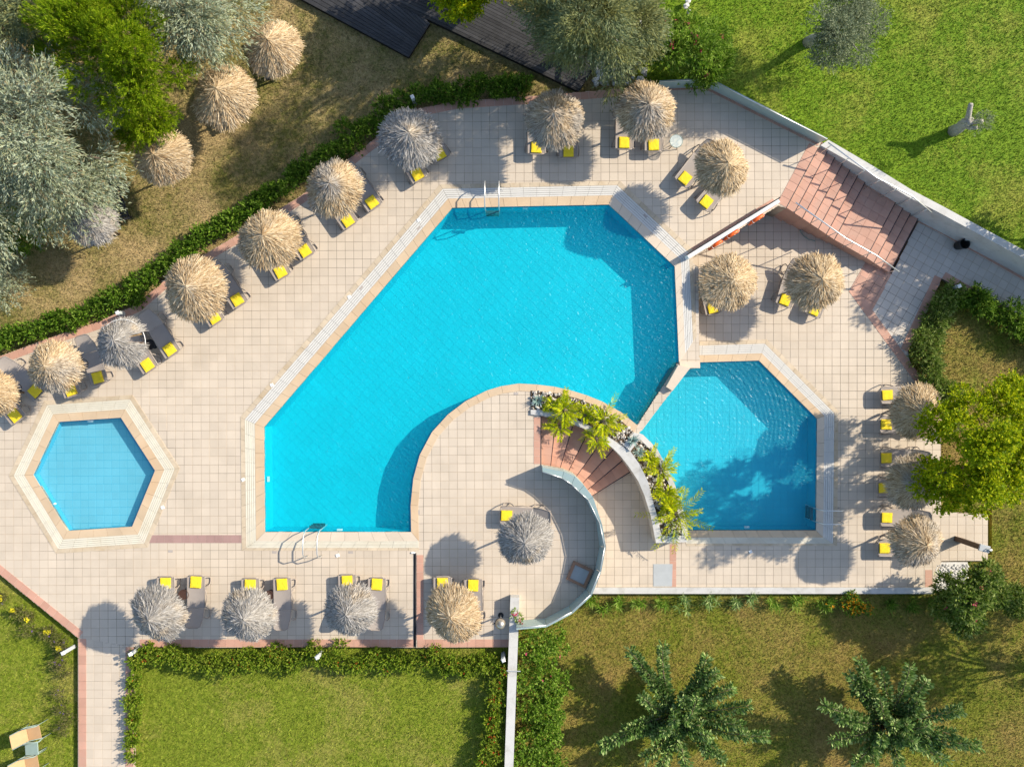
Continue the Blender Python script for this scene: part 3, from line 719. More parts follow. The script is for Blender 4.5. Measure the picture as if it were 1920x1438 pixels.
# ------------------------------------------------------------------ stairs
def lerp2(a, b, t): return (a[0] + (b[0] - a[0]) * t, a[1] + (b[1] - a[1]) * t)
def stairs(label, lines, z_first, rise, name, ext, cat='stairs'):
    z = z_first; c = lines[0]
    t = thing(name, label, cat, W(*lerp2(c[0], c[1], .5), ZL))
    for i in range(len(lines) - 1):
        z = z_first - rise * (i + 1)
        q = []
        for ln, e in ((lines[i], 0), (lines[i + 1], 1)):
            A, B = lerp2(ln[0], ln[1], -ext[0]), lerp2(ln[0], ln[1], 1 + ext[1]); q.append((W(*A, z).xy, W(*B, z).xy))
        st = MB().quadprism([q[0][0], q[0][1], q[1][1], q[1][0]], ZB, z - 0.014).build('step', TERRA, t)
        L = (q[0][1] - q[0][0]).length; n = max(1, round(L / 0.34)); depth = ((q[1][0] + q[1][1]) - (q[0][0] + q[0][1])).length / 2; rows = max(1, round(depth / 0.36))
        for k in range(n):
            for r in range(rows):
                def pt(u, v): return q[0][0].lerp(q[0][1], u).lerp(q[1][0].lerp(q[1][1], u), v)
                gu, gv = 0.004 / L, 0.004 / depth; v1 = (r + 1) / rows - gv - (0.028 / depth if r == rows - 1 else 0)
                MB().quadprism([pt(k / n + gu, r / rows + gv), pt((k + 1) / n - gu, r / rows + gv), pt((k + 1) / n - gu, v1), pt(k / n + gu, v1)], z - .014, z).build('tile', TERRA, st)
        def pn(u, v): return q[0][0].lerp(q[0][1], u).lerp(q[1][0].lerp(q[1][1], u), v)
        vv = 1 - 0.028 / depth
        MB().quadprism([pn(.0, vv), pn(1, vv), pn(1, 1), pn(0, 1)], z - .014, z + .003).build('nosing', DARKM, st)
    # nosing of the top edge
    A, B = lines[0]; a, b = W(*A).xy, W(*B).xy; e = W(*lines[1][0]).xy - W(*lines[0][0]).xy; e.normalize()
    MB().quadprism([a - e * .03, b - e * .03, b, a], -0.02, z_first + .0125).build('nosing', DARKM, t)
    return t
def seq(a, b, n): return [(lerp2(a[0], b[0], i / (n - 1)), lerp2(a[1], b[1], i / (n - 1))) for i in range(n)]
sl = seq(((1535, 278), (1475, 390)), ((1622, 344), (1565, 450)), 7) + seq(((1681, 378), (1625, 484)), ((1724, 407), (1668, 512)), 4)
stairs('broad terracotta stairs with a landing going down to the walkway', sl, 0.0, -ZL / 11, 'garden_stairs', (0.10, 0.0))
cl = [((1015, 779), (1015, 872)), ((1043, 785), (1033, 874)), ((1076, 794), (1050, 880)), ((1105, 808), (1065, 886)), ((1130, 826), (1082, 892)), ((1149, 845), (1096, 903)), ((1165, 866), (1105, 916)), ((1178, 888), (1112, 929))]
stairs('curved fan of terracotta steps between the planter and the round terrace', cl, 0.0, -ZL / 8, 'curved_stairs', (0.10, 0.14))

def handrail(label, pts, zs, posts, group=None):
    P = [W(x, y, z) for (x, y), z in zip(pts, zs)]
    t = thing('handrail', label, 'handrail', (P[0].x, P[0].y, ZL), 0, group)
    MB().tube(P, .026, 10).build('rail', STEEL, t, True)
    cum = [0]
    for i in range(len(P) - 1): cum.append(cum[-1] + (P[i + 1] - P[i]).length)
    for f, h in posts:
        s = f * cum[-1]; i = max(j for j in range(len(P) - 1) if cum[j] <= s + 1e-6)
        p = P[i].lerp(P[i + 1], (s - cum[i]) / max(1e-6, cum[i + 1] - cum[i]))
        MB().tube([p, p - Vector((0, 0, h))], .018, 8).build('post', STEEL, t, True)
    return t
handrail('steel handrail along the open side of the broad stairs', [(1492, 380), (1586, 447), (1643, 479), (1686, 510)], [.70, -.07, -.09, -.65], [(0.06, .86), (.22, .88), (.40, .9), (.55, .9), (.70, .9), (.83, .92), (.97, .93)])
handrail('steel handrail fixed along the pale wall beside the broad stairs', [(1553, 268), (1643, 333), (1709, 367), (1747, 399)], [.88, .32, .28, -.22], [(0.03, .9), (.2, 1.0), (.36, 1.15), (.50, 1.3), (.64, 1.3), (.78, 1.3), (.95, 1.3)])

# ------------------------------------------------------------------ planter
pl = thing('planter', 'curved stone planter with pebbles between the pools and the curved steps', 'planter', W(1120, 790))
IN1 = [(995, 768), (1031, 770), (1066, 781), (1102, 796), (1140, 818), (1161, 833)]; INO1 = [(995, 777), (1031, 781), (1059, 789), (1094, 803), (1128, 823), (1150, 841)]
ribbon(MB(), WP(IN1, ZP1), WP(INO1, ZP1), -1.7, ZP1).build('inner_wall', CONC, pl)
IN2 = [(1161, 833), (1182, 846), (1199, 870), (1215, 903), (1222, 931), (1234, 974), (1240, 1004)]; INO2 = [(1150, 841), (1163, 854), (1180, 876), (1197, 902), (1208, 928), (1220, 966), (1230, 1018)]
zz = [ZP1, ZP1 - .12, ZP1 - .3, ZP1 - .5, ZP1 - .64, ZP1 - .75, ZP2]
ribbon(MB(), [W(x, y, z) for (x, y), z in zip(IN2, zz)], [W(x, y, z) for (x, y), z in zip(INO2, zz)], -1.8, zz).build('inner_wall', CONC, pl)
OUTI = [(1196, 820), (1222, 845), (1242, 880), (1256, 912), (1267, 947), (1278, 986), (1279, 1004)]
ribbon(MB(), WP(OUTI, ZP2), plo, -2.4, ZP2).build('outer_wall', CONC, pl)
ribbon(MB(), WP([(1240, 1004), (1279, 1004)], ZP2), WP([(1230, 1018), (1290, 1016)], ZP2), -1.8, ZP2 - .003).build('end_wall', CONC, pl)
ribbon(MB(), WP([(1189, 811), (1168, 834)], .06), WP([(1206, 815), (1182, 846)], .06), -1.8, .045).build('cross_wall', CONC, pl)
BED1 = [(995, 732), (1043, 737), (1083, 747), (1123, 763), (1161, 785), (1189, 811), (1168, 834)] + IN1[::-1][1:]
BED2 = [(1200, 818)] + OUTI[1:] + IN2[::-1][:-1]
zb1, zb2 = 0.02, ZP2 - .06
for bed, zb in ((BED1, zb1), (BED2, zb2)): MB().prism(WP(bed, zb), -1.8, zb).build('soil_bed', SOIL, pl)
rk = random.Random(5)
ICO = [(0, 0, 1), (.894, 0, .447), (.276, .851, .447), (-.724, .526, .447), (-.724, -.526, .447), (.276, -.851, .447), (.724, .526, -.447), (-.276, .851, -.447), (-.894, 0, -.447), (-.276, -.851, -.447), (.724, -.526, -.447), (0, 0, -1)]
ICF = [(0, 1, 2), (0, 2, 3), (0, 3, 4), (0, 4, 5), (0, 5, 1), (1, 6, 2), (2, 7, 3), (3, 8, 4), (4, 9, 5), (5, 10, 1), (6, 7, 2), (7, 8, 3), (8, 9, 4), (9, 10, 5), (10, 6, 1), (11, 7, 6), (11, 8, 7), (11, 9, 8), (11, 10, 9), (11, 6, 10)]
def rock(mb, c, r, rnd=rk):
    a = rnd.uniform(0, 6.28); sx, sy, sz = rnd.uniform(.7, 1.3), rnd.uniform(.6, 1.0), rnd.uniform(.5, .8); ca, sa = math.cos(a), math.sin(a)
    vs = []
    for x, y, z in ICO:
        k = r * rnd.uniform(.85, 1.15); x, y, z = x * sx * k, y * sy * k, z * sz * k
        vs.append((c[0] + x * ca - y * sa, c[1] + x * sa + y * ca, c[2] + z))
    mb.add(vs, ICF)
def scatter(bed, zb, n, rnd):
    P = np.array([(p[0], p[1]) for p in WP(bed, zb)]); out = []
    lo, hi = P.min(0), P.max(0)
    while len(out) < n:
        q = (rnd.uniform(lo[0], hi[0]), rnd.uniform(lo[1], hi[1]))
        if inside([q], P)[0]: out.append(q)
    return out
mb = MB()
for bed, zb, n in ((BED1, zb1, 520), (BED2, zb2, 420)):
    for q in scatter(bed, zb, n, rk): r = rk.uniform(.025, .07); rock(mb, (q[0], q[1], zb + r * .35), r)
stuff(mb.build('pebbles', ROCKM, pl))

# ------------------------------------------------------------------ boardwalk
u = Vector((0.865, -0.50)); v = Vector((0.50, 0.865))
def boards(label, quad, z, n, name='boardwalk'):
    A, B, C, D = [W(x, y, z).xy for x, y in quad]           # A->B one long side, D->C the other
    t = thing(name, label, 'boardwalk', (A.x, A.y, z - .1))
    rr = random.Random(n)
    for k in range(n):
        g = 0.05
        a, b, c, d = A.lerp(D, (k + g) / n), B.lerp(C, (k + g) / n), B.lerp(C, (k + 1 - g) / n), A.lerp(D, (k + 1 - g) / n)
        zz = z + rr.uniform(-.003, .003)
        MB().quadprism([a, b, c, d], z - .04, zz).build('plank', DWOOD, t)
    MB().quadprism([A, B, C, D], z - .16, z - .045).build('joists', BLACK, t)
boards('broad dark timber deck with a pointed corner on the dry lawn', [(470, -52), (766, 108), (806, 44), (640, -130)], .0, 15)
boards('long dark timber boardwalk leading towards the terracotta border', [(720, -2), (1085, 172), (1132, 98), (770, -90)], .012, 16)
#@@PART3
# ------------------------------------------------------------------ parasols
def canopy(seed, Rr, rise, n, tiers=0, gap=None, woven=False):
    """thatched cone: overlapping straw blades laid down the slope"""
    rng = np.random.default_rng(seed)
    t = rng.uniform(0.0, 1, n) ** 0.56; a = rng.uniform(0, 2 * np.pi, n)
    if tiers: t = (np.floor(t * tiers) + rng.uniform(0.0, 0.25, n)) / tiers
    fr = rng.uniform(size=n) < 0.10; t[fr] = rng.uniform(0.88, 1.0, fr.sum())
    lump = 0.035 * np.sin(2 * a + seed) + 0.03 * np.sin(5 * a + 2 * seed) + 0.025 * np.sin(11 * a + seed)
    sag = 0.05 * np.sin(3 * a + seed * 2) + 0.035 * np.sin(8 * a + seed)
    if gap is not None:
        w = np.abs((a - gap[0] + np.pi) % (2 * np.pi) - np.pi); k = ~((w < gap[1]) & (t > 0.30)); t, a, lump, sag = t[k], a[k], lump[k], sag[k]
    n = len(t)
    r = t * Rr * 0.84 * (1 + lump); zz = rise * (1 - t) ** 0.95 + (0 if not tiers else 0.05 * (1 - (t * tiers) % 1))
    out = np.stack([np.cos(a), np.sin(a), np.zeros(n)], 1); tan = np.stack([-np.sin(a), np.cos(a), np.zeros(n)], 1)
    sl = rise / Rr
    D = out + tan * rng.normal(0, 0.26, n)[:, None] + np.array([0, 0, -1]) * (sl * (0.55 + 0.45 * t) + rng.normal(0, 0.13, n))[:, None]
    L = rng.uniform(0.12, 0.30, n) * Rr * (0.8 if tiers else 1.0); L[t > .80] *= rng.uniform(.40, 1.15, (t > .80).sum())
    if woven: inn = t < .72; L[inn] *= .62; D = np.where(inn[:, None], D - tan * ((D * tan).sum(1) * .7)[:, None], D)
    P = out * r[:, None]; P[:, 2] = zz + rng.uniform(0, 0.05, n) + sag * t * (1 - t * .4)
    Wd = rng.uniform(0.014, 0.034, n)
    D = nrm(D); sd = nrm(np.cross(D, np.array([0, 0, 1.0]) + rng.normal(0, .35, (n, 3))))
    V = np.empty((n, 4, 3)); w = Wd[:, None] / 2
    V[:, 0] = P - sd * w * .8; V[:, 1] = P + sd * w * .8; V[:, 2] = P + D * L[:, None] + sd * w * .45; V[:, 3] = P + D * L[:, None] - sd * w * .45
    return V.reshape(-1, 3), np.arange(n * 4).reshape(n, 4)
ZRIM, RISE = 1.80, 0.62
CAN = {}
def canopy_mesh(kind, var, mat):
    key = (kind, var, mat)
    if key not in CAN:
        a = {'n': dict(n=9500), 't': dict(n=9000, tiers=6), 'w': dict(n=9500, tiers=8, woven=True), 'g': dict(n=9000, gap=(R(12), R(17)))}[kind]
        V, F = canopy(var * 7 + 3, 1.0, RISE, **a); CAN[key] = npmesh('thatch', V, F, STRAW[mat])
    return CAN[key]
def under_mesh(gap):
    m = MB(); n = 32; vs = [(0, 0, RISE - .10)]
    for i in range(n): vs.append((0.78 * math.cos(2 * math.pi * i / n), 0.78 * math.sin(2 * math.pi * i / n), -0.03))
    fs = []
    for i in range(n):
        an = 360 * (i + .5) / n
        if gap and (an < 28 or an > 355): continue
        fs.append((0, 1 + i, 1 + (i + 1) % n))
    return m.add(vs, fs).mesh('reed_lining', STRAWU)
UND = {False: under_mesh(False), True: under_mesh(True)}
POLEM = MB().tube([(0, 0, 0), (0, 0, ZRIM + RISE - .05)], [.045, .038], 10).mesh('pole', POLE, smooth=True)
HOOP = MB().torus((0, 0, 0.0), 0.84, 0.014, (0, 0, 1), 36, 6).mesh('hoop', WHITEP, smooth=True)
RIBM = MB().tube([(0.03, 0, RISE - .06), (0.84, 0, -.015)], .014, 5).mesh('rib', POLE)
def parasol(px, py, rpx, zg, mat, kind, label, var, group, rz=None, tilt=0.0):
    k = (H - (ZRIM + .15 + zg)) / H / S
    c = Vector(((px - 960) * k, (719 - py) * k, zg)); Rr = rpx * k
    rr = random.Random(int(px * 7 + py))
    t = thing('thatched_parasol', label, 'parasol', c, 0, group)
    o = link('pole', POLEM, t)
    th = link('thatch', canopy_mesh(kind, var + (3 if px % 2 else 0), mat), t, (0, 0, ZRIM)); th.scale = (Rr * rr.uniform(.95, 1.05), Rr * rr.uniform(.95, 1.05), rr.uniform(.9, 1.12))
    th.rotation_euler = (rr.uniform(-.09, .09), rr.uniform(-.09, .09), rr.uniform(0, 6.28) if rz is None else rz)
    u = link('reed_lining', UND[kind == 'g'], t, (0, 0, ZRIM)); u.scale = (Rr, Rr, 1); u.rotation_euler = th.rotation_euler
    if kind == 'g': h = link('hoop', HOOP, t, (0, 0, ZRIM)); h.scale = (Rr, Rr, 1)
    for i in range(8):
        r_ = link('rib', RIBM, t, (0, 0, ZRIM)); r_.scale = (Rr, Rr, 1); r_.rotation_euler = (0, 0, math.pi / 4 * i)
    return t
HG, LG, BG, RG = 'parasols in the row along the hedge', 'parasols on the dry lawn', 'parasols in the row above the flower hedge', 'parasols beside the yellow green tree'
PARA = [
 (510, 88, 57, ZW, 'tan', 'n', 'tan thatched parasol on the dry lawn nearest to the boardwalk', 0, LG),
 (417, 178, 60, ZW, 'tan', 'n', 'tan thatched parasol on the dry lawn, second from the boardwalk', 1, LG),
 (300, 293, 56, ZW, 'tan', 'n', 'tan thatched parasol on the dry lawn between the bright pine and the silver tree', 2, LG),
 (170, 418, 50, ZW, 'grey', 't', 'flat grey thatched parasol half covered by the hanging silver tree', 3, LG),
 (768, 257, 59, 0, 'grey', 'n', 'grey thatched parasol, first in the hedge row counted from the boardwalk', 1, HG),
 (625, 352, 56, 0, 'mix', 'n', 'grey and tan thatched parasol, second in the hedge row counted from the boardwalk', 2, HG),
 (502, 448, 60, 0, 'tan', 'n', 'tan thatched parasol, third in the hedge row counted from the boardwalk', 0, HG),
 (362, 541, 62, 0, 'tan', 'n', 'largest tan thatched parasol, next to the torn grey one', 1, HG),
 (225, 642, 52, 0, 'grey', 'g', 'torn grey thatched parasol with a gap showing its white hoop', 2, HG),
 (100, 687, 53, 0, 'mix', 't', 'shaggy thatched parasol with a paler rim above the hexagonal pool', 3, HG),
 (-12, 737, 42, 0, 'tan', 'n', 'tan thatched parasol cut by the picture edge at the end of the hedge row', 0, HG),
 (1040, 222, 59, 0, 'mix', 'n', 'tan thatched parasol on the top deck between boardwalk end and pool ladder', 3, None),
 (1212, 205, 57, 0, 'mix', 'n', 'thatched parasol beside the small round glass table', 2, None),
 (1355, 312, 53, 0, 'tan', 'n', 'bushy tan thatched parasol near the head of the broad stairs', 1, None),
 (1366, 528, 58, ZL, 'tan', 'w', 'ring layered straw parasol on the lower terrace beside the pool gutter', 0, None),
 (1531, 527, 54, ZL, 'tan', 'n', 'tan thatched parasol on the lower terrace below the broad stairs', 2, None),
 (985, 1012, 52, 0, 'grey', 'n', 'grey thatched parasol alone on the round terrace', 1, None),
 (293, 1152, 54, 0, 'grey', 'n', 'grey thatched parasol next to the garden path', 3, BG),
 (463, 1155, 52, 0, 'grey', 'n', 'grey thatched parasol, second from the garden path above the flower hedge', 0, BG),
 (655, 1145, 52, 0, 'grey', 'n', 'grey thatched parasol, third from the garden path above the flower hedge', 2, BG),
 (850, 1152, 55, 0, 'tan', 'n', 'pale tan thatched parasol between the black drain and the garden wall', 3, BG),
 (1722, 772, 52, ZL, 'tan', 'n', 'tan thatched parasol under the yellow green tree, next to the right hand shrubs', 1, RG),
 (1716, 905, 53, ZL, 'mix', 'n', 'middle thatched parasol under the yellow green tree', 0, RG),
 (1722, 1016, 54, ZL, 'mix', 'n', 'thatched parasol next to the wooden shower post', 2, RG),
]
for i, p in enumerate(PARA): parasol(*p[:6], p[6], p[7], p[8], rz=0.0 if p[5] == 'g' else None)

# ------------------------------------------------------------------ loungers and towels
def lounger_parts():
    P = []
    zs = .33
    fr = MB()
    for s in (-1, 1):
        fr.tube([(-.93, s * .30, zs), (-.90, s * .335, zs), (.28, s * .335, zs)], .024, 6)
    fr.tube([(-.93, -.30, zs), (-.955, -.2, zs), (-.955, .2, zs), (-.93, .30, zs)], .026, 6)
    P.append(('frame', fr.mesh('frame', FRAMEM, smooth=True)))
    sm = MB(); nx, ny = 8, 6; V = []; F = []
    for i in range(nx + 1):
        for j in range(ny + 1):
            x = -.94 + 1.24 * i / nx; y = -.325 + .65 * j / ny; V.append((x, y, zs + .018 - .018 * (1 - (y / .325) ** 2) * 1.0))
    for i in range(nx):
        for j in range(ny):
            k = i * (ny + 1) + j; F.append((k, k + ny + 1, k + ny + 2, k + 1))
    sm.add(V, F); P.append(('seat_sling', sm.mesh('seat_sling', SLING, smooth=True)))
    bm_ = MB(); V = []; F = []; zt = .26
    for i in range(7):
        f = i / 6; x = .31 + .66 * f; hw = .325 - .07 * f ** 3; z = zs + .02 + zt * f
        for j in range(5):
            y = -hw + 2 * hw * j / 4; V.append((x - .02 * abs(y) * f, y, z - .014 * (1 - (y / hw) ** 2)))
    for i in range(6):
        for j in range(4):
            k = i * 5 + j; F.append((k, k + 5, k + 6, k + 1))
    bm_.add(V, F); P.append(('backrest', bm_.mesh('backrest', SLING, smooth=True)))
    bf = MB().tube([(.31, -.335, zs + .01), (.62, -.325, zs + .13), (.92, -.27, zs + .25), (.985, -.16, zs + .275), (.985, .16, zs + .275), (.92, .27, zs + .25), (.62, .325, zs + .13), (.31, .335, zs + .01)], .022, 6)
    P.append(('backrest_frame', bf.mesh('backrest_frame', FRAMEM, smooth=True)))
    for s in (-1, 1):
        P.append(('leg', MB().tube([(-.88, s * .335, zs), (-.86, s * .40, .18), (-.80, s * .43, .03), (-.68, s * .435, .022), (-.58, s * .43, .04), (-.48, s * .40, .2), (-.40, s * .345, zs - .01)], .021, 6).mesh('leg', FRAMEM, smooth=True)))
        P.append(('leg', MB().tube([(.24, s * .345, zs), (.34, s * .40, .2), (.44, s * .43, .04), (.58, s * .435, .022), (.72, s * .42, .05), (.74, s * .37, .2), (.60, s * .33, zs + .09)], .021, 6).mesh('leg', FRAMEM, smooth=True)))
        P.append(('side_rail', MB().tube([(-.40, s * .35, zs - .01), (-.1, s * .385, zs - .09), (.24, s * .35, zs)], .017, 6).mesh('side_rail', FRAMEM, smooth=True)))
    return P
LP = lounger_parts()
def towel_mesh(seed):
    rr = random.Random(seed); m = MB()
    for k in range(3):
        n = 6; V = []; F = []; zb = k * .016; hx, hy = .215 - .006 * k, .20 - .006 * k; ox, oy = rr.uniform(-.008, .008), rr.uniform(-.008, .008)
        for i in range(n + 1):
            for j in range(n + 1):
                x = -hx + 2 * hx * i / n; y = -hy + 2 * hy * j / n
                ed = 1 if 0 < i < n and 0 < j < n else 0
                V.append((x + ox + rr.uniform(-.004, .004), y + oy + rr.uniform(-.004, .004), zb + .016 + ed * .008 + rr.uniform(-.003, .003)))
        for i in range(n):
            for j in range(n):
                q = i * (n + 1) + j; F.append((q, q + n + 1, q + n + 2, q + 1))
        m.add(V, F)
        c = [(-hx, -hy), (hx, -hy), (hx, hy), (-hx, hy)]
        m.add([(x + ox, y + oy, zb + .017) for x, y in c] + [(x + ox, y + oy, zb) for x, y in c], [(i, (i + 1) % 4, 4 + (i + 1) % 4, 4 + i)[::-1] for i in range(4)])
    return m.mesh('towel', TOWEL)
TM = [towel_mesh(i) for i in range(4)]
LOUNGE = [  # towel pixel, direction to the head end (pixels), ground, words
 (824, 288, -.53, -.85, 0, 'under the first grey parasol of the hedge row, boardwalk side'), (782, 326, -.53, -.85, 0, 'under the first grey parasol of the hedge row, away from boardwalk'),
 (697, 379, -.57, -.82, 0, 'beside the second parasol of the hedge row, boardwalk side'), (651, 413, -.57, -.82, 0, 'beside the second parasol of the hedge row, away from boardwalk'),
 (571, 470, -.53, -.85, 0, 'beside the third parasol of the hedge row, boardwalk side'), (525, 509, -.53, -.85, 0, 'beside the third parasol of the hedge row, away from boardwalk'),
 (444, 562, -.55, -.83, 0, 'beside the largest tan parasol, boardwalk side'), (400, 595, -.55, -.83, 0, 'beside the largest tan parasol, on the side of the torn parasol'),
 (317, 655, -.54, -.84, 0, 'beside the gap of the torn parasol'), (275, 684, -.54, -.84, 0, 'mostly covered by the torn parasol'),
 (182, 708, -.30, -.95, 0, 'between the torn parasol and the shaggy parasol'), (131, 731, -.36, -.93, 0, 'almost covered by the shaggy parasol'),
 (64, 733, -.72, -.69, 0, 'between the shaggy parasol and the picture edge'), (26, 779, -.62, -.78, 0, 'under the last hedge row parasol above the hexagonal pool'),
 (1006, 276, 0, -1, 0, 'under the parasol above the pool ladder, boardwalk side'), (1066, 283, 0, -1, 0, 'under the parasol above the pool ladder, glass table side'),
 (1171, 267, .02, -1, 0, 'under the parasol by the glass table, farther from that table'), (1226, 271, .0, -1, 0, 'right beside the small round glass table'),
 (1285, 334, .62, -.78, 0, 'under the bushy parasol by the stairs, on its pool gutter side'), (1325, 378, .66, -.75, 0, 'under the bushy parasol by the stairs, nearer the life ring wall'),
 (1337, 577, -.22, -.97, ZL, 'under the ring layered parasol'),
 (1473, 562, .30, -.95, ZL, 'beside the lower terrace parasol on its pool side'), (1528, 581, .40, -.92, ZL, 'half hidden under the lower terrace parasol below the stairs'),
 (950, 967, 1, .04, 0, 'alone on the round terrace'),
 (309, 1094, 0, 1, 0, 'under the parasol next to the garden path'), (366, 1092, .0, 1, 0, 'in the open beside the parasol next to the garden path'),
 (468, 1097, .02, 1, 0, 'under the second parasol from the garden path'), (528, 1096, .02, 1, 0, 'in the open beside the second parasol from the garden path'),
 (650, 1090, .02, 1, 0, 'under the third parasol from the garden path'), (706, 1096, .0, 1, 0, 'between the third parasol and the black drain'),
 (829, 1094, 0, 1, 0, 'under the pale tan parasol, on the side of the black drain'), (887, 1098, .02, 1, 0, 'under the pale tan parasol, on the side of the garden wall'),
 (1665, 741, 1, 0, ZL, 'under the tree parasol next to the shrubs, sunlit'), (1663, 796, 1, 0, ZL, 'in shade under the tree parasol next to the shrubs'),
 (1663, 859, 1, 0, ZL, 'in shade under the middle tree parasol, towards the shrubs'), (1659, 915, 1, 0, ZL, 'in shade under the middle tree parasol, towards the shower'),
 (1664, 971, 1, 0, ZL, 'in shade under the parasol next to the shower, towards the tree'), (1660, 1028, 1, 0, ZL, 'under the parasol next to the shower, towards the low wall'),
]
for i, (px, py, dx, dy, zg, words) in enumerate(LOUNGE):
    tp = W(px, py, zg + .40); d = Vector((dx, -dy, 0)).normalized(); c = Vector((tp.x, tp.y, zg)) + d * 0.70
    rr = random.Random(i * 13 + 1); rz = math.atan2(d.y, d.x)
    t = thing('sun_lounger', 'taupe sun lounger ' + words, 'sun lounger', c, rz, 'taupe sun loungers')
    for nm, me in LP: link(nm, me, t)
    o = link('folded_towel', TM[i % 4]); o.location = (tp.x, tp.y, zg + .342); o.rotation_euler = (0, 0, rz + rr.uniform(-.07, .07))
    tag(o, 'yellow towel on lounger ' + words, 'towel', 'yellow towels on the loungers')

# ------------------------------------------------------------------ small furniture
def side_table(px, py, zg, mat, label):
    c = W(px, py, zg + .3); t = thing('side_table', label, 'side table', (c.x, c.y, zg), 0, 'small round side tables')
    MB().lathe((0, 0, 0), [(.17, .32), (.20, .32), (.205, .35), (.19, .355), (.18, .335), (.02, .33)], 20).build('table_top', mat, t, False, True)
    MB().lathe((0, 0, 0), [(.15, 0), (.14, .02), (.07, .06), (.06, .28), (.12, .325)], 16).build('pedestal', mat, t, False, True)
side_table(33, 729, 0, BLACK, 'black round side table next to the parasol at the end of the hedge row')
side_table(282, 646, 0, BLACK, 'black round side table under the gap of the torn parasol')
side_table(157, 683, 0, BLACK, 'black round side table beside the shaggy parasol')
side_table(345, 1114, 0, BROWNP, 'dark brown round side table between loungers next to the garden path')
side_table(504, 1116, 0, BROWNP, 'dark brown round side table at the second parasol from the garden path')
# round glass table
c = W(1268, 265, .5); t = thing('glass_table', 'small round glass topped table with thin dark legs on the deck', 'table', (c.x, c.y, 0))
MB().lathe((0, 0, 0), [(.01, .495), (.235, .495), (.24, .50), (.235, .507), (.01, .507)], 28).build('table_top', GLASS, t, False, True)
MB().torus((0, 0, .50), .245, .012, (0, 0, 1), 32, 6).build('rim', SAGE, t, True, True)
for k in range(4):
    a = R(40 + 90 * k); MB().tube([(.16 * math.cos(a), .16 * math.sin(a), .49), (.06 * math.cos(a), .06 * math.sin(a), .28), (.21 * math.cos(a), .21 * math.sin(a), 0)], .014, 6).build('leg', DARKM, t, True, True)
# dark slatted loungers by the lawn parasols
def slat_lounger(px, py, rz, label):
    c = W(px, py, ZW + .3); t = thing('slatted_lounger', label, 'sun lounger', (c.x, c.y, ZW), rz, 'dark slatted loungers on the dry lawn')
    for s in (-1, 1): MB().box((0, s * .29, .29), (1.8, .05, .06)).build('side_beam', DARKM, t, False, True)
    for k in range(15): MB().box((-.84 + k * .12, 0, .325), (.085, .62, .02)).build('slat', DARKM, t, False, True)
    for sx in (-1, 1):
        for s in (-1, 1): MB().box((sx * .75, s * .27, .13), (.06, .06, .26)).build('leg', DARKM, t, False, True)
slat_lounger(408, 198, R(-62), 'dark slatted lounger under the second tan lawn parasol')
slat_lounger(215, 375, R(-70), 'dark slatted lounger beside the flat grey parasol')
slat_lounger(500, 105, R(-70), 'dark slatted lounger under the lawn parasol nearest the boardwalk')
# garden chairs and square table
def chair(px, py, rz, label):
    c = W(px, py, ZS + .4); t = thing('garden_chair', label, 'chair', (c.x, c.y, ZS), rz, 'tan garden chairs')
    MB().box((.08, 0, .40), (.50, .50, .02)).build('seat', TAN, t, False, True)
    e = Vector((-.42, 0, .9)).normalized(); MB().box(Vector((-.17, 0, .41)) + e * .32, (.62, .50, .02), ax=(e, Vector((0, 1, 0)), e.cross(Vector((0, 1, 0))))).build('backrest', TAN, t, False, True)
    for s in (-1, 1):
        MB().tube([(-.42, s * .27, .98), (-.17, s * .27, .41), (.36, s * .27, .39)], .016, 6).build('side_frame', SAGE, t, True, True)
        MB().tube([(-.28, s * .29, .66), (.05, s * .30, .64), (.38, s * .30, .62)], .02, 6).build('armrest', SAGE, t, True, True)
        MB().tube([(.38, s * .30, .62), (.36, s * .28, .39), (.44, s * .28, 0)], .015, 6).build('leg', SAGE, t, True, True)
        MB().tube([(-.28, s * .29, .66), (-.17, s * .28, .40), (-.34, s * .28, 0)], .015, 6).build('leg', SAGE, t, True, True)
chair(60, 1374, R(12), 'tan sling garden chair between the grass and the square sage table')
chair(56, 1430, R(10), 'tan sling garden chair cut by the lower picture edge beside the table')
c = W(59, 1403, ZS + .55); t = thing('garden_table', 'small square sage green plastic table between two garden chairs', 'table', (c.x, c.y, ZS), R(4))
MB().rbox((0, 0, .54), (.50, .50, .03), .012).build('table_top', SAGE, t, False, True)
for s in (-1, 1):
    MB().tube([(-.2, s * .2, .525), (.2, -s * .2, .525)], .012, 5).build('brace', SAGE, t, True, True)
    for q in (-1, 1): MB().tube([(q * .2, s * .2, .53), (q * .23, s * .23, 0)], .016, 6).build('leg', SAGE, t, True, True)
# litter bin
c = W(1803, 459, ZL + .3); t = thing('litter_bin', 'black round litter bin against the long pale wall', 'bin', (c.x, c.y, ZL))
MB().lathe((0, 0, 0), [(.15, 0), (.17, .05), (.20, .5), (.215, .52), (.20, .53), (.185, .5), (.16, .1)], 22).build('bucket', BLACK, t, True, True)
MB().torus((0, 0, .52), .205, .015, (0, 0, 1), 24, 6).build('rim', DARKM, t, True, True)
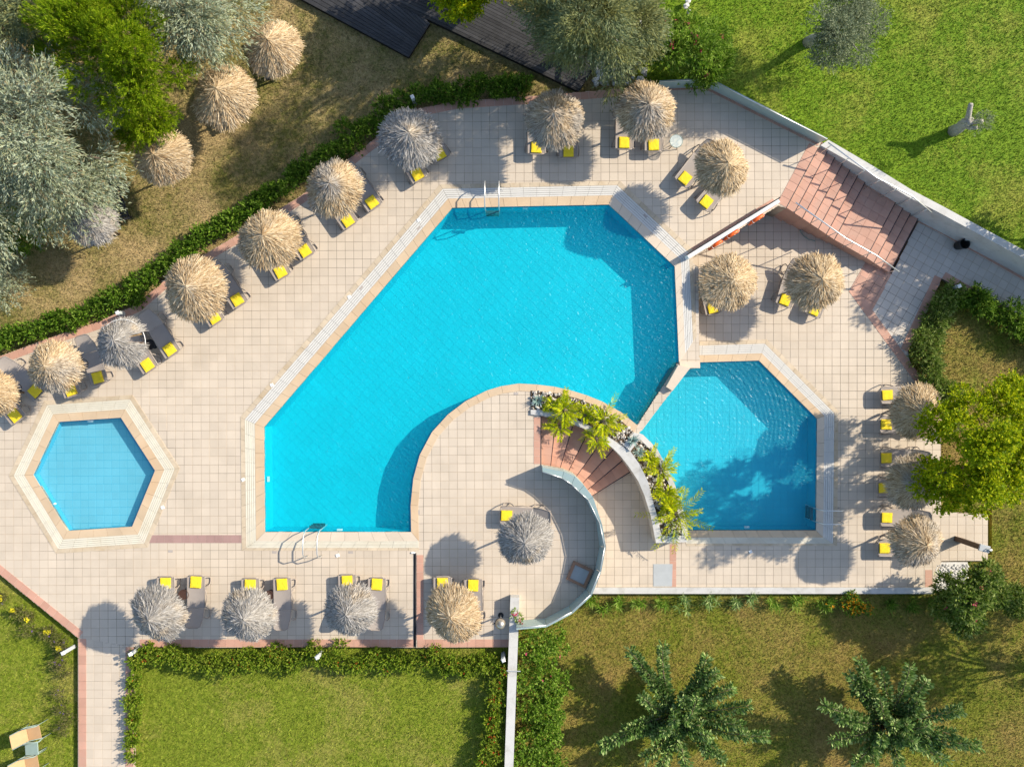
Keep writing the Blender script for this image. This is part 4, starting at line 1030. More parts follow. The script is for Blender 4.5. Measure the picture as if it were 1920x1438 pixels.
# steel stand
c = W(939, 1153, 0.0); t = thing('steel_stand', 'polished steel dome topped stand on a black round base by the garden wall', 'stand', (c.x, c.y, 0))
MB().lathe((0, 0, 0), [(.11, 0), (.11, .02), (.03, .04)], 18).build('base', BLACK, t, False, True)
MB().tube([(0, 0, .03), (0, 0, .85)], .03, 10).build('post', STEEL, t, True, True)
MB().lathe((0, 0, .75), [(.10, 0), (.17, .08), (.195, .2), (.18, .32), (.12, .42), (.03, .46)], 22).build('dome', surf('satin_steel', (.52, .47, .40), .35, .05, 5, metal=.8), t, True, True)
MB().torus((0, 0, .95), .20, .013, (0, 0, 1), 28, 6).build('band', DARKM, t, True, True)
MB().tube([(-.19, 0, .95), (-.29, -.02, .95)], .02, 6).build('handle', BLACK, t, True, True)
# wooden framed board lying against the parapet
q = WP([(1076, 1052), (1112, 1069), (1097, 1103), (1062, 1086)], .12); cc = sum((p for p in q), Vector()) / 4
t = thing('framed_hatch', 'square wooden framed hatch with a grey panel inside the round terrace', 'hatch', (cc.x, cc.y, 0))
inn = [p.lerp(cc, .26) for p in q]
for i in range(4):
    j = (i + 1) % 4; MB().quadprism([q[i].xy, q[j].xy, inn[j].xy, inn[i].xy], 0.001, .12).build('frame_side', FRAMEW, t)
MB().quadprism([p.xy for p in inn], .001, .085).build('panel', PANELM, t)
q = WP([(1225, 1057), (1261, 1057), (1260, 1099), (1225, 1099)], ZL)
t = tag(MB().quadprism([p.xy for p in q], ZL - .05, ZL + .012).build('cover_plate', GREYP), 'flat pale grey square cover plate set in the lower terrace', 'cover plate')
# black drain channel
t = thing('drain_channel', 'narrow black drain channel crossing the deck beside the terracotta strip', 'drain', W(778, 1120))
MB().quadprism([p.xy for p in WP([(775.5, 1036), (780.5, 1036), (780.5, 1213), (775.5, 1213)])], -.1, .010).build('channel', DARKM, t)
MB().tube([W(778.5, 1040, .025), W(778, 1210, .025)], .022, 8).build('pipe', BLACK, t, True)
MB().box(W(775, 1036, .02), (.16, .05, .04)).build('bracket', WHITEP, t)
# bollard lights
def bollard(px, py, zg, label, h=.85):
    c = W(px, py, zg); t = thing('bollard_light', label, 'bollard light', (c.x, c.y, zg), R(25), 'white bollard lights')
    MB().rbox((0, 0, h * .36), (.13, .13, h * .72), .004).build('post', GREYP, t, False, True)
    MB().box((0, 0, h * .79), (.11, .11, h * .14)).build('lens', GLASS, t, False, True)
    m = MB().rbox((0, 0, h * .89), (.14, .14, h * .07), .03); m.build('cap', WHITEP, t, False, True)
bollard(140, 1211, ZS, 'bollard light at the corner of the terracotta border by the yellow flowers')
bollard(263, 1213, ZS, 'bollard light at the corner of the flower hedge and garden path')
bollard(604, 1219, ZS, 'bollard light in the middle of the low flower hedge')
bollard(944, 1224, ZS, 'bollard light beside the garden wall')
bollard(1778, 541, ZR + .15, 'bollard light at the corner of the right hand shrub bed')
bollard(778, 196, ZW, 'bollard light behind the first grey parasol at the hedge')
bollard(238, 590, ZW, 'bollard light behind the torn parasol at the hedge', .8)
# shower
c = W(1797, 1011, ZL); t = thing('shower_post', 'brown wooden shower post standing on the tiled pad', 'shower', (c.x, c.y, ZL))
MB().box((0, 0, .8), (.36, .20, 1.6), R(-15)).build('post', WALNUT, t, False, True)
MB().tube([(.05, 0, 1.6), (.07, -.02, 1.74), (.16, -.04, 1.77), (.20, -.05, 1.72)], .018, 8).build('pipe', STEEL, t, True, True)
MB().lathe((.20, -.05, 1.69), [(.06, 0), (.065, .02), (.02, .04)], 16).build('shower_head', STEEL, t, True, True)
MB().rbox((.0, 0, 1.63), (.42, .27, .05), .01, R(-15)).build('cap', GREYP, t, False, True)
# pool ladders
def ladder(px, py, zg, ang, label, depth=.75):
    c = W(px, py, zg); t = thing('pool_ladder', label, 'ladder', (c.x, c.y, zg), ang)
    for s in (-1, 1):
        pts = [(s * .27, -.92, 0), (s * .27, -.92, .35), (s * .27, -.84, .62), (s * .27, -.68, .74), (s * .27, -.30, .74), (s * .27, .0, .66), (s * .27, .12, .40), (s * .27, .14, -depth)]
        MB().tube(pts, .022, 8).build('side_rail', STEEL, t, True, True)
    for k in range(3): MB().rbox((0, .17, -.08 - .24 * k), (.50, .12, .035), .01).build('tread', BLACK if k else DARKM, t, False, True)
ladder(923, 389, 0, R(180), 'steel pool ladder at the top edge of the big pool')
ladder(591, 997, 0, R(0), 'steel pool ladder at the bottom edge of the big pool')
ladder(1531, 964, ZL, R(90), 'steel pool ladder in the shaded corner of the lower pool')
# chairs folded behind, cable by the wall
tag(MB().tube(WP([(1499, 427), (1500, 433), (1507, 442), (1516, 449), (1528, 452)], ZL + .03), .02, 6).build('hose', SAGE, None, True), 'thin grey green hose lying at the foot of the stair wall', 'hose')
#@@PART4
# ------------------------------------------------------------------ vegetation
LM = {
 'silver': leafmat('silver_leaf', [(0.09, 0.125, 0.075), (0.26, 0.32, 0.22), (0.50, 0.56, 0.42), (0.36, 0.40, 0.22), (0.26, 0.17, 0.10)], .25, .25, (0.28, 0.30, 0.12)),
 'greygreen': leafmat('grey_green_leaf', [(0.07, 0.11, 0.055), (0.15, 0.20, 0.10), (0.27, 0.32, 0.18), (0.28, 0.27, 0.08)], .28, .5, (0.24, 0.23, 0.05)),
 'pine': leafmat('bright_pine', [(0.06, 0.13, 0.004), (0.17, 0.29, 0.005), (0.31, 0.43, 0.008), (0.48, 0.54, 0.04)], .38, .35, (0.07, 0.15, 0.005)),
 'lime': leafmat('lime_leaf', [(0.11, 0.20, 0.005), (0.26, 0.36, 0.006), (0.44, 0.50, 0.008), (0.62, 0.60, 0.015)], .42, .3, (0.16, 0.27, 0.008)),
 'olive': leafmat('olive_leaf', [(0.09, 0.12, 0.055), (0.19, 0.23, 0.12), (0.36, 0.40, 0.25)], .22),
 'dark': leafmat('hedge_leaf', [(0.035, 0.09, 0.006), (0.085, 0.18, 0.012), (0.15, 0.27, 0.02), (0.28, 0.40, 0.06)], .35, .3, (0.05, 0.10, 0.012)),
 'fresh': leafmat('fresh_leaf', [(0.06, 0.145, 0.010), (0.14, 0.27, 0.018), (0.24, 0.37, 0.035), (0.36, 0.47, 0.10)], .35, .3, (0.07, 0.13, 0.02)),
 'lantana': leafmat('lantana_leaf', [(0.07, 0.14, 0.010), (0.14, 0.24, 0.015), (0.24, 0.34, 0.025), (0.34, 0.36, 0.05)], .35, .35, (0.20, 0.25, 0.03)),
 'blue': leafmat('blue_green_leaf', [(0.055, 0.125, 0.024), (0.13, 0.235, 0.05), (0.24, 0.355, 0.09), (0.50, 0.58, 0.24)], .25, .3, (0.06, 0.13, 0.05)),
 'glossy': leafmat('glossy_leaf', [(0.055, 0.11, 0.012), (0.13, 0.215, 0.025), (0.23, 0.31, 0.055), (0.40, 0.45, 0.15)], .3, .3, (0.07, 0.12, 0.02)),
 'palm': leafmat('palm_leaf', [(0.24, 0.38, 0.008), (0.46, 0.56, 0.010), (0.68, 0.68, 0.012), (0.82, 0.76, 0.02)], .42, .2, (0.32, 0.45, 0.010)),
 'agave': leafmat('agave_leaf', [(0.17, 0.27, 0.24), (0.27, 0.39, 0.36), (0.36, 0.48, 0.45)], .1),
 'weed': leafmat('weed_leaf', [(0.07, 0.09, 0.02), (0.14, 0.15, 0.04), (0.24, 0.20, 0.09)], .3),
 'red': leafmat('red_petal', [(0.45, 0.05, 0.02), (0.62, 0.12, 0.03)], .3), 'pink': leafmat('pink_petal', [(0.62, 0.06, 0.14), (0.75, 0.14, 0.24)], .3),
 'orange': leafmat('orange_petal', [(0.70, 0.26, 0.01), (0.80, 0.40, 0.02)], .3), 'yellow': leafmat('yellow_petal', [(0.62, 0.55, 0.02), (0.75, 0.68, 0.04)], .3), 'violet': leafmat('violet_petal', [(0.14, 0.07, 0.30), (0.22, 0.12, 0.42)], .3),
}
def blobs_disc(rng, cx, cy, rx, ry, z0, z1, n, rmin, rmax, pw=0.55):
    """leafy clumps filling a dome over a pixel ellipse"""
    out = []
    for _ in range(n):
        f = rng.uniform() ** pw; a = rng.uniform(0, 2 * np.pi)
        z = z0 + (z1 - z0) * math.sqrt(max(0, 1 - f * f)) * rng.uniform(.6, 1.0)
        p = W(cx + rx * f * math.cos(a), cy + ry * f * math.sin(a), z); out.append((p.x, p.y, p.z, rng.uniform(rmin, rmax)))
    return out
def cloud(rng, blobs, n, nleaf, tl, ll, lw, droop=0.2, spread=0.7, out_c=None, outk=0.0, upb=0.6, shell=0.45, flat=0.75):
    """n twigs over the clumps, each with nleaf leaves along it"""
    B = np.array(blobs); w = B[:, 3] ** 2; idx = rng.choice(len(B), n, p=w / w.sum())
    d = rng.normal(size=(n, 3)); d[:, 2] = np.abs(d[:, 2]) * 0.9 - 0.25; d = nrm(d)
    rad = B[idx, 3] * (shell + (1 - shell) * rng.uniform(size=n) ** .5)
    P = B[idx, :3] + d * rad[:, None] * np.array([1, 1, flat])
    tw = d + rng.normal(0, .35, (n, 3)); tw[:, 2] -= droop
    if out_c is not None:
        o = P - np.array(out_c); o[:, 2] *= .2; tw += nrm(o) * outk
    tw = nrm(tw)
    tt = rng.uniform(0, 1, (n, nleaf)); L0 = tl * rng.uniform(.6, 1.3, n)
    Q = (P[:, None, :] + tw[:, None, :] * (tt * L0[:, None])[:, :, None]); Q[:, :, 2] -= droop * .4 * (tt ** 2) * L0[:, None]
    D = tw[:, None, :] + rng.normal(0, spread, (n, nleaf, 3))
    N_ = n * nleaf
    return leaf_arrays(Q.reshape(-1, 3), D.reshape(-1, 3), ll * rng.uniform(.6, 1.3, N_), lw * rng.uniform(.7, 1.3, N_), rng, upb)
def trunkmesh(base, top, r, blobs, rng, nl=10):
    m = MB(); base = Vector(base); top = Vector(top); pts = []; rr = []
    for i in range(6):
        f = i / 5; pts.append(base.lerp(top, f) + Vector((math.sin(f * 5 + base.x) * .06, math.cos(f * 4) * .05, 0)) * (f > 0)); rr.append(r * (1.25 - .6 * f) if i else r * 1.5)
    m.tube(pts, rr, 9)
    for i in rng.permutation(len(blobs))[:nl]:
        b = Vector(blobs[i][:3]); s = pts[2 + int(rng.integers(0, 4))]; md = s.lerp(b, .5) + Vector((0, 0, .15 * (b - s).length))
        m.tube([s, s.lerp(md, .55) + Vector((0, 0, .05)), md, b], [r * .5, r * .4, r * .28, r * .1], 6)
    return m
def tree(name, label, cat, basepx, zg, blobs, leaves, bark, mat, r, seed, topf=0.65, flowers=None, group=None, nl=10):
    rng = np.random.default_rng(seed)
    b = W(basepx[0], basepx[1], zg); t = thing(name, label, cat, b, 0, group)
    B = np.array(blobs); top = Vector((b.x + (B[:, 0].mean() - b.x) * .5, b.y + (B[:, 1].mean() - b.y) * .5, zg + (B[:, 2].mean() - zg) * topf))
    trunkmesh(b, top, r, blobs, rng, nl).build('trunk', bark, t, True)
    V, F = leaves(rng, blobs)
    link('crown', npmesh('crown', V - np.array(b), F, mat), t)
    if flowers: add_flowers(t, rng, blobs, *flowers)
    return t
def petals(rng, P, r, n=7):
    k = len(P); Q = np.repeat(P, n, 0) + rng.normal(0, r * .35, (k * n, 3)); D = rng.normal(size=(k * n, 3)); D[:, 2] = np.abs(D[:, 2])
    return leaf_arrays(Q, D, np.full(k * n, r * 1.1), np.full(k * n, r * 1.0), rng, .5)
def add_flowers(t, rng, blobs, n, r, mat):
    B = np.array(blobs); idx = rng.integers(0, len(B), n); d = rng.normal(size=(n, 3)); d[:, 2] = np.abs(d[:, 2]) + .6; d = nrm(d)
    P = B[idx, :3] + d * B[idx, 3][:, None] * np.array([1.1, 1.1, 1.15])
    V, F = petals(rng, P, r); stuff(link('flowers', npmesh('flowers', V - np.array(OFF[t.name]), F, LM[mat]), t))

def sil(n, k=9, tl=.55, ll=.15, lw=.030, droop=.55, oc=None, outk=.7): return lambda rng, b: cloud(rng, b, n, k, tl, ll, lw, droop, .38, oc, outk, .65)
rg = np.random.default_rng(3)
# silver trees of the north-west corner
b1 = blobs_disc(rg, 80, 255, 152, 168, 1.6, 5.4, 46, .35, .72) + blobs_disc(rg, 115, 335, 72, 60, 1.8, 3.4, 9, .35, .6) + blobs_disc(rg, -60, 300, 90, 170, 2.5, 5.0, 12, .6, .95)
tree('silver_tree', 'large silvery weeping tree overhanging the grey lawn parasol', 'tree', (20, 290), ZW, b1, sil(7600, oc=W(40, 215, 4.5)), BARK, LM['silver'], .24, 1)
b2 = blobs_disc(rg, 365, 35, 100, 58, 1.6, 4.4, 24, .35, .65) + blobs_disc(rg, 300, -60, 140, 60, 2.5, 4.8, 10, .6, .9)
tree('silver_tree', 'silvery weeping tree between the bright pine and the tan lawn parasols', 'tree', (370, 10), ZW, b2, sil(4200, oc=W(340, -10, 4)), BARK, LM['silver'], .18, 2)
b3 = blobs_disc(rg, 40, 20, 130, 70, 1.5, 3.2, 14, .5, .9)
tree('silver_tree', 'shaded silver grey tree behind the bright pine', 'tree', (40, 30), ZW, b3, sil(2600, oc=W(40, 20, 3)), BARK, LM['greygreen'], .15, 3)
b3 = blobs_disc(rg, -5, 530, 36, 48, .2, 1.4, 8, .3, .5)
tree('silver_shrub', 'small silvery shrub at the edge of the dry lawn', 'shrub', (-10, 525), ZW, b3, sil(700, 8, .35, .11, .026, .2), BARK, LM['silver'], .06, 4, nl=5)
b3 = blobs_disc(rg, 8, 420, 50, 45, .2, 1.5, 8, .35, .6)
tree('dark_shrub', 'dark green shrub below the large silvery tree', 'shrub', (0, 420), ZW, b3, sil(900, 8, .3, .14, .04, .1), BARK, LM['dark'], .06, 5, nl=5)
# bright pine with upright plumes
def pine(rng, blobs):
    B = np.array(blobs); n = 5600; idx = rng.choice(len(B), n, p=B[:, 3] ** 2 / (B[:, 3] ** 2).sum())
    d = rng.normal(size=(n, 3)); d[:, 2] = np.abs(d[:, 2]) + .15; d = nrm(d); P = B[idx, :3] + d * B[idx, 3][:, None] * np.array([1, 1, .8])
    c = np.array(W(190, 110, 3.2)); o = P - c; o[:, 2] *= .3; tw = nrm(d * .7 + nrm(o) * .7 + rng.normal(0, .2, (n, 3)) + np.array([0, 0, .35]))
    m = 24; tt = rng.uniform(0, 1, (n, m)); L0 = rng.uniform(.16, .38, n)
    Q = P[:, None] + tw[:, None] * (tt * L0[:, None])[..., None]; D = tw[:, None] * 1.0 + rng.normal(0, .42, (n, m, 3))
    return leaf_arrays(Q.reshape(-1, 3), D.reshape(-1, 3), rng.uniform(.08, .17, n * m), rng.uniform(.012, .024, n * m), rng, .5)
bp = blobs_disc(rg, 232, 122, 122, 118, 1.8, 5.4, 34, .34, .62) + blobs_disc(rg, 150, 40, 90, 80, 1.5, 4.6, 12, .4, .7) + blobs_disc(rg, 275, 205, 58, 60, 1.6, 3.2, 12, .3, .5)
tree('pine_tree', 'bright yellow green bushy pine between the silvery trees', 'tree', (225, 125), ZW, bp, pine, BARK, LM['pine'], .2, 6, .8)
# trees over the boardwalk
b4 = blobs_disc(rg, 1122, 34, 100, 72, 1.8, 5.4, 30, .32, .62) + blobs_disc(rg, 1030, 12, 38, 34, 2.5, 4.0, 6, .35, .5) + blobs_disc(rg, 1165, 130, 28, 36, 1.2, 2.2, 6, .2, .36)
tree('grey_green_tree', 'grey green weeping tree hanging over the end of the boardwalk', 'tree', (1120, 70), ZW, b4, sil(6200, oc=W(1105, 30, 4.5)), BARK, LM['greygreen'], .2, 7)
b5 = blobs_disc(rg, 842, 4, 34, 22, 1.5, 2.6, 8, .25, .40) + blobs_disc(rg, 905, 0, 40, 14, 1.5, 2.6, 6, .2, .36) + blobs_disc(rg, 900, -95, 110, 60, 2.0, 3.2, 16, .5, .8)
tree('lime_tree', 'yellow green tree leaning over the boardwalk', 'tree', (890, -60), ZW, b5, lambda r, b: cloud(r, b, 3600, 9, .35, .14, .06, .3, .6), BARK, LM['lime'], .16, 8)
b6 = blobs_disc(rg, 1075, -120, 130, 75, 4.0, 8.0, 20, .5, .85) 
tree('grey_green_tree', 'tall grey green tree beyond the boardwalk shading the dry lawn', 'tree', (1085, -130), ZW, b6, sil(2600), BARK, LM['greygreen'], .2, 9)
# flowering bush and olives of the green lawn
b7 = blobs_disc(rg, 1287, 92, 60, 54, .2, 2.3, 26, .32, .52)
tree('oleander_bush', 'dense bright green oleander with a few pink flowers behind the parapet', 'bush', (1275, 105), ZE, b7, lambda r, b: cloud(r, b, 4400, 8, .32, .17, .036, -.3, .45), BARK, LM['fresh'], .06, 10, flowers=(46, .085, 'pink'))
b8 = blobs_disc(rg, 1570, 52, 66, 66, 1.2, 3.2, 22, .30, .55)
tree('olive_tree', 'round grey olive tree on the bright green lawn', 'tree', (1515, 80), ZE, b8, lambda r, b: cloud(r, b, 3600, 9, .32, .09, .024, .15, .6), PALEBARK, LM['olive'], .16, 11)
c = W(1787, 246, ZE); t = thing('olive_stump', 'pruned pale olive stump with one leafy sprig on the green lawn', 'tree stump', c)
m = MB(); m.tube([c, c + Vector((.02, .0, .35)), c + Vector((-.03, .03, .8)), c + Vector((0, 0, 1.1))], [.24, .2, .2, .15], 10); m.tube([c + Vector((0, 0, .8)), c + Vector((-.12, .2, 1.15)), c + Vector((-.26, .48, 1.5))], [.12, .1, .085], 8)
m.tube([c + Vector((0, 0, .7)), c + Vector((.22, -.02, 1.05)), c + Vector((.3, -.1, 1.3))], [.12, .1, .08], 8); m.tube([c + Vector((0, 0, .7)), c + Vector((.1, -.22, .95)), c + Vector((.2, -.28, 1.15))], [.11, .09, .07], 8); m.build('trunk', PALEBARK, t, True)
b9 = blobs_disc(rg, 1834, 226, 17, 14, 1.2, 1.7, 5, .14, .24)
V, F = cloud(np.random.default_rng(12), b9, 170, 7, .22, .075, .018, 0, .6); link('sprig', npmesh('sprig', V - np.array(c), F, LM['olive']), t)
# tree over the right hand loungers
b10 = blobs_disc(rg, 1852, 838, 116, 130, .6, 4.4, 50, .26, .48) + blobs_disc(rg, 1762, 915, 42, 45, .8, 2.2, 8, .2, .36)
tree('maple_tree', 'sunlit yellow green tree spreading over the right hand parasols', 'tree', (1810, 880), ZR, b10, lambda r, b: cloud(r, b, 5600, 10, .30, .09, .07, .1, .75, upb=.6), BARK, LM['lime'], .15, 13)
b11 = blobs_disc(rg, 1832, 1122, 72, 64, -1.2, .8, 18, .28, .48)
tree('oleander_bush', 'broad glossy bush with red flowers beside the shower pad', 'bush', (1800, 1105), ZR, b11, lambda r, b: cloud(r, b, 2500, 8, .22, .15, .05, -.1, .6), BARK, LM['glossy'], .07, 14, flowers=(7, .08, 'pink'))
b12 = blobs_disc(rg, 2050, 420, 95, 75, .4, 2.3, 16, .35, .6)
tree('leafy_tree', 'leafy tree shading the walkway from beyond the long pale wall', 'tree', (2050, 430), ZE, b12, lambda r, b: cloud(r, b, 1500, 9, .3, .13, .06, .1, .6), BARK, LM['dark'], .14, 15)
b13 = blobs_disc(rg, 2085, 1185, 110, 100, .1, 2.3, 20, .4, .7)
tree('leafy_tree', 'leafy tree shading the brown lawn from beyond the glossy bush', 'tree', (2030, 1250), ZR, b13, lambda r, b: cloud(r, b, 1500, 9, .3, .13, .06, .1, .6), BARK, LM['dark'], .1, 16)
# radiating leafy trees of the brown lawn
def radial_tree(label, cpx, tips, seed, zt=(ZR + 1.5, ZR + 2.0)):
    rng = np.random.default_rng(seed); c = W(cpx[0], cpx[1], ZR); t = thing('frangipani_tree', label, 'tree', c, 0, 'radiating leafy trees on the brown lawn')
    fork = c + Vector((0, 0, .75)); MB().tube([c, c + Vector((.02, .02, .4)), fork], [.10, .08, .08], 9).build('trunk', BARK, t, True)
    A = []
    ends = [(W(tp[0], tp[1], rng.uniform(*zt)), 1.0) for tp in tips]
    for k in range(7):
        a = k * 2.4; rr0 = rng.uniform(.2, .8); ends.append((fork + Vector((math.cos(a) * rr0, math.sin(a) * rr0, rng.uniform(.8, 1.5))), .8))
    for tp, _ in list(ends[:len(tips)]):
        for q in range(1 if rng.uniform() < .6 else 0):
            v = tp - fork; s_ = v.cross(Vector((0, 0, 1))).normalized() * rng.uniform(.15, .42) * (1 if rng.uniform() < .5 else -1); ends.append((fork + v * rng.uniform(.5, .88) + s_ + Vector((0, 0, rng.uniform(-.1, .35))), .7))
    for e, wt in ends:
        md = fork.lerp(e, .5) + Vector((rng.normal() * .12, rng.normal() * .12, .16))
        def pt(f): return fork * (1 - f) ** 2 + (md * 2 - (fork + e) * .5) * (2 * f * (1 - f)) + e * f * f
        MB().tube([pt(f) for f in (0, .3, .6, .85, 1)], [.04, .03, .022, .015, .008], 5).build('branch', BARK, t, True)
        n = max(12, int((e - fork).length * 30)); D0 = (pt(1.0) - pt(.8)).normalized()
        for j in range(n):
            f = (.20 if wt == 1 else .42) + (.82 if wt == 1 else .60) * (j / n); p = pt(min(f, 1.0)); a = j * 2.4
            s1 = D0.cross(Vector((0, 0, 1))).normalized(); s2 = s1.cross(D0)
            for q in range(6):
                an = a + q * 1.05 + rng.normal() * .35; d = D0 * rng.uniform(.1, .8) + s1 * math.cos(an) + s2 * math.sin(an) * .8 + Vector((0, 0, .2)); A.append((*(p + d * rng.uniform(.0, .16)), *d))
    A = np.array(A); n = len(A)
    V, F = leaf_arrays(A[:, :3], A[:, 3:], rng.uniform(.12, .23, n), rng.uniform(.055, .095, n), rng, .55, .58)
    link('crown', npmesh('crown', V - np.array(c), F, LM['blue']), t)
radial_tree('blue green tree with radiating leafy branches beside the tall hedge', (1258, 1322), [(1182, 1222), (1198, 1240), (1243, 1212), (1325, 1235), (1345, 1262), (1372, 1290), (1405, 1322), (1436, 1380), (1355, 1425), (1130, 1398), (1172, 1372), (1235, 1445), (1290, 1450), (1205, 1305), (1305, 1310), (1330, 1380), (1265, 1400), (1210, 1420)], 21)
radial_tree('blue green tree with radiating leafy branches growing from a bare forked base', (1640, 1340), [(1613, 1240), (1593, 1265), (1652, 1258), (1706, 1250), (1737, 1278), (1800, 1330), (1832, 1396), (1545, 1322), (1560, 1388), (1602, 1432), (1690, 1445), (1772, 1425), (1722, 1312), (1650, 1310), (1790, 1375), (1740, 1360), (1640, 1400), (1700, 1390)], 22)

# hedges
def hedge(label, pts, zg, width, height, n, mat, seed, leaf=(.10, .035), nleaf=8, cat='hedge', flowers=(), name='hedge', tl=.2, up=-.35, jit=.25, gaps=0.0):
    rng = np.random.default_rng(seed); P = WP(pts, zg); bl = []
    for i in range(len(P) - 1):
        k = max(1, int((P[i + 1] - P[i]).length / .22))
        for j in range(k):
            p = P[i].lerp(P[i + 1], (j + rng.uniform()) / k); nn = (P[i + 1] - P[i]).normalized(); s = Vector((-nn.y, nn.x, 0))
            if rng.uniform() < gaps: continue
            p = p + s * rng.normal(0, width * jit); r = rng.uniform(.28, .45) * min(width, height * 1.4); bl.append((p.x, p.y, zg + rng.uniform(.45, .85) * (height - r * .6), r))
    t = thing(name, label, cat, P[0])
    V, F = cloud(rng, bl, n, nleaf, tl, leaf[0], leaf[1], up, .6, shell=.3); link('foliage', npmesh('foliage', V - np.array(P[0]), F, LM[mat]), t)
    m = MB()
    for q in rng.permutation(len(bl))[:60]: b = bl[q]; m.tube([(b[0], b[1], zg), (b[0] + rng.normal() * .05, b[1] + rng.normal() * .05, b[2])], [.014, .007], 5)
    m.build('stems', BARK, t)
    for fn, fr, fm in flowers: add_flowers(t, rng, bl, fn, fr, fm)
    return t
HP = [(-40, 655), (40, 628), (100, 612), (165, 590), (235, 567), (285, 530), (330, 492), (395, 448), (440, 418), (500, 380), (560, 338), (620, 298), (665, 268), (705, 232), (745, 203), (790, 188), (860, 180), (930, 170), (985, 162)]
hedge('dark green leafy hedge curving along the terracotta border of the deck', HP, ZW, .62, .62, 5200, 'dark', 31, (.13, .045))
hedge('low lantana hedge with red flowers along the bottom edge of the deck', [(258, 1226), (340, 1228), (430, 1232), (520, 1228), (610, 1233), (700, 1232), (800, 1236), (935, 1240)], ZS, .62, .50, 4200, 'lantana', 32, (.085, .045), flowers=((80, .03, 'red'),))
hedge('patchy lantana border along the garden path', [(262, 1232), (258, 1290), (262, 1330), (256, 1380), (262, 1410)], ZS, .34, .45, 900, 'lantana', 33, (.085, .045), flowers=((14, .03, 'red'),), gaps=.15)
hedge('lantana border with red and yellow flowers beside the garden wall', [(930, 1250), (932, 1300), (922, 1360), (925, 1410), (920, 1500)], ZS, .55, .60, 1500, 'lantana', 34, (.085, .045), flowers=((95, .04, 'red'), (8, .06, 'yellow')))
hedge('tall green bougainvillea hedge pressed against the garden wall', [(1003, 1175), (1010, 1230), (1018, 1300), (1012, 1370), (1005, 1440), (1000, 1560)], ZR, 1.5, 2.2, 4300, 'fresh', 35, (.10, .062), flowers=((10, .05, 'pink'),), jit=.26)
hedge('mixed green shrubs along the terracotta edge of the walkway', [(1775, 548), (1752, 590), (1735, 625), (1720, 660), (1735, 700), (1760, 745), (1780, 800)], ZR, .75, .75, 2300, 'glossy', 36, (.15, .035), flowers=(), tl=.28)
hedge('dark shrubs beside the walkway leading away from the stairs', [(1785, 545), (1830, 575), (1880, 602), (1935, 635), (2000, 670)], ZR, .75, .75, 1700, 'dark', 37, (.15, .04), tl=.28)
b = W(971, 1160, .42); t = thing('trailing_flowers', 'pink flowers spilling over the top of the garden wall', 'flowers', b)
rr_ = np.random.default_rng(8); bl = [(W(966 + 7 * k, 1150 + 9 * k, .4).x, W(966 + 7 * k, 1150 + 9 * k, .4).y, .42, .12) for k in range(3)]
V, F = cloud(rr_, bl, 60, 6, .12, .06, .03, 0, .7); link('foliage', npmesh('foliage', V - np.array(b), F, LM['fresh']), t); add_flowers(t, rr_, bl, 14, .045, 'pink')

# single plants
def rosette(px, py, zg, r, n, mat, label, seed, w=.05, elev=(.25, 1.2), name='leafy_plant', group=None, cat='plant', stems=5):
    rng = np.random.default_rng(seed); c = W(px, py, zg); t = thing(name, label, cat, c, 0, group); P = []; D = []; L = []
    for s in range(stems):
        o = np.array([rng.normal() * r * .35, rng.normal() * r * .35, 0]) if stems > 1 else np.zeros(3); hgt = rng.uniform(.15, .45) if stems > 1 else .02
        for k in range(n):
            a = k * 2.4 + rng.normal() * .2; e = rng.uniform(*elev); f = k / n
            P.append(o + np.array([0, 0, hgt * f])); D.append([math.cos(a) * math.cos(e), math.sin(a) * math.cos(e), math.sin(e)]); L.append(r * rng.uniform(.65, 1.1))
    V, F = leaf_arrays(np.array(P), np.array(D), np.array(L), np.full(len(P), w), rng, .85, .4); link('leaves', npmesh('leaves', V, F, LM[mat]), t)
    MB().tube([(0, 0, -.02), (0, 0, .14)], [.02, .012], 6).build('stem', BARK, t, True, True)
    return t
ORD = ['first', 'second', 'third', 'fourth', 'fifth', 'sixth', 'seventh', 'eighth', 'ninth', 'tenth', 'eleventh', 'twelfth', 'thirteenth', 'fourteenth', 'fifteenth']
for k, (x, y, m_) in enumerate(((1108, 1128, 'fresh'), (1128, 1140, 'fresh'), (1160, 1130, 'fresh'), (1196, 1132, 'fresh'), (1240, 1133, 'fresh'), (1282, 1130, 'blue'), (1330, 1128, 'blue'), (1375, 1130, 'blue'), (1408, 1127, 'blue'), (1447, 1132, 'fresh'), (1490, 1131, 'fresh'), (1545, 1137, 'fresh'), (1668, 1132, 'dark'), (1705, 1138, 'dark'), (1745, 1134, 'dark'))):
    rosette(x, y - 4, ZR, .36, 16, m_, {'fresh': 'bright green', 'blue': 'blue green', 'dark': 'dark green'}[m_] + ' narrow leaved plant, ' + ORD[k] + ' from the curved parapet below the terrace wall', 50 + k, .035, (.1, 1.1), group={'fresh': 'bright plants below the terrace wall', 'blue': 'blue green plants below the terrace wall', 'dark': 'dark plants below the terrace wall'}[m_], stems=6)
bl = blobs_disc(rg, 1600, 1133, 46, 14, ZR + .2, ZR + .5, 18, .14, .22, .8)
tree('marigold_bush', 'low bush covered in orange flowers below the terrace wall', 'bush', (1597, 1130), ZR, bl, lambda r, b: cloud(r, b, 420, 8, .16, .08, .035, -.2, .6), BARK, LM['dark'], .02, 71, flowers=(110, .045, 'orange'), nl=5)
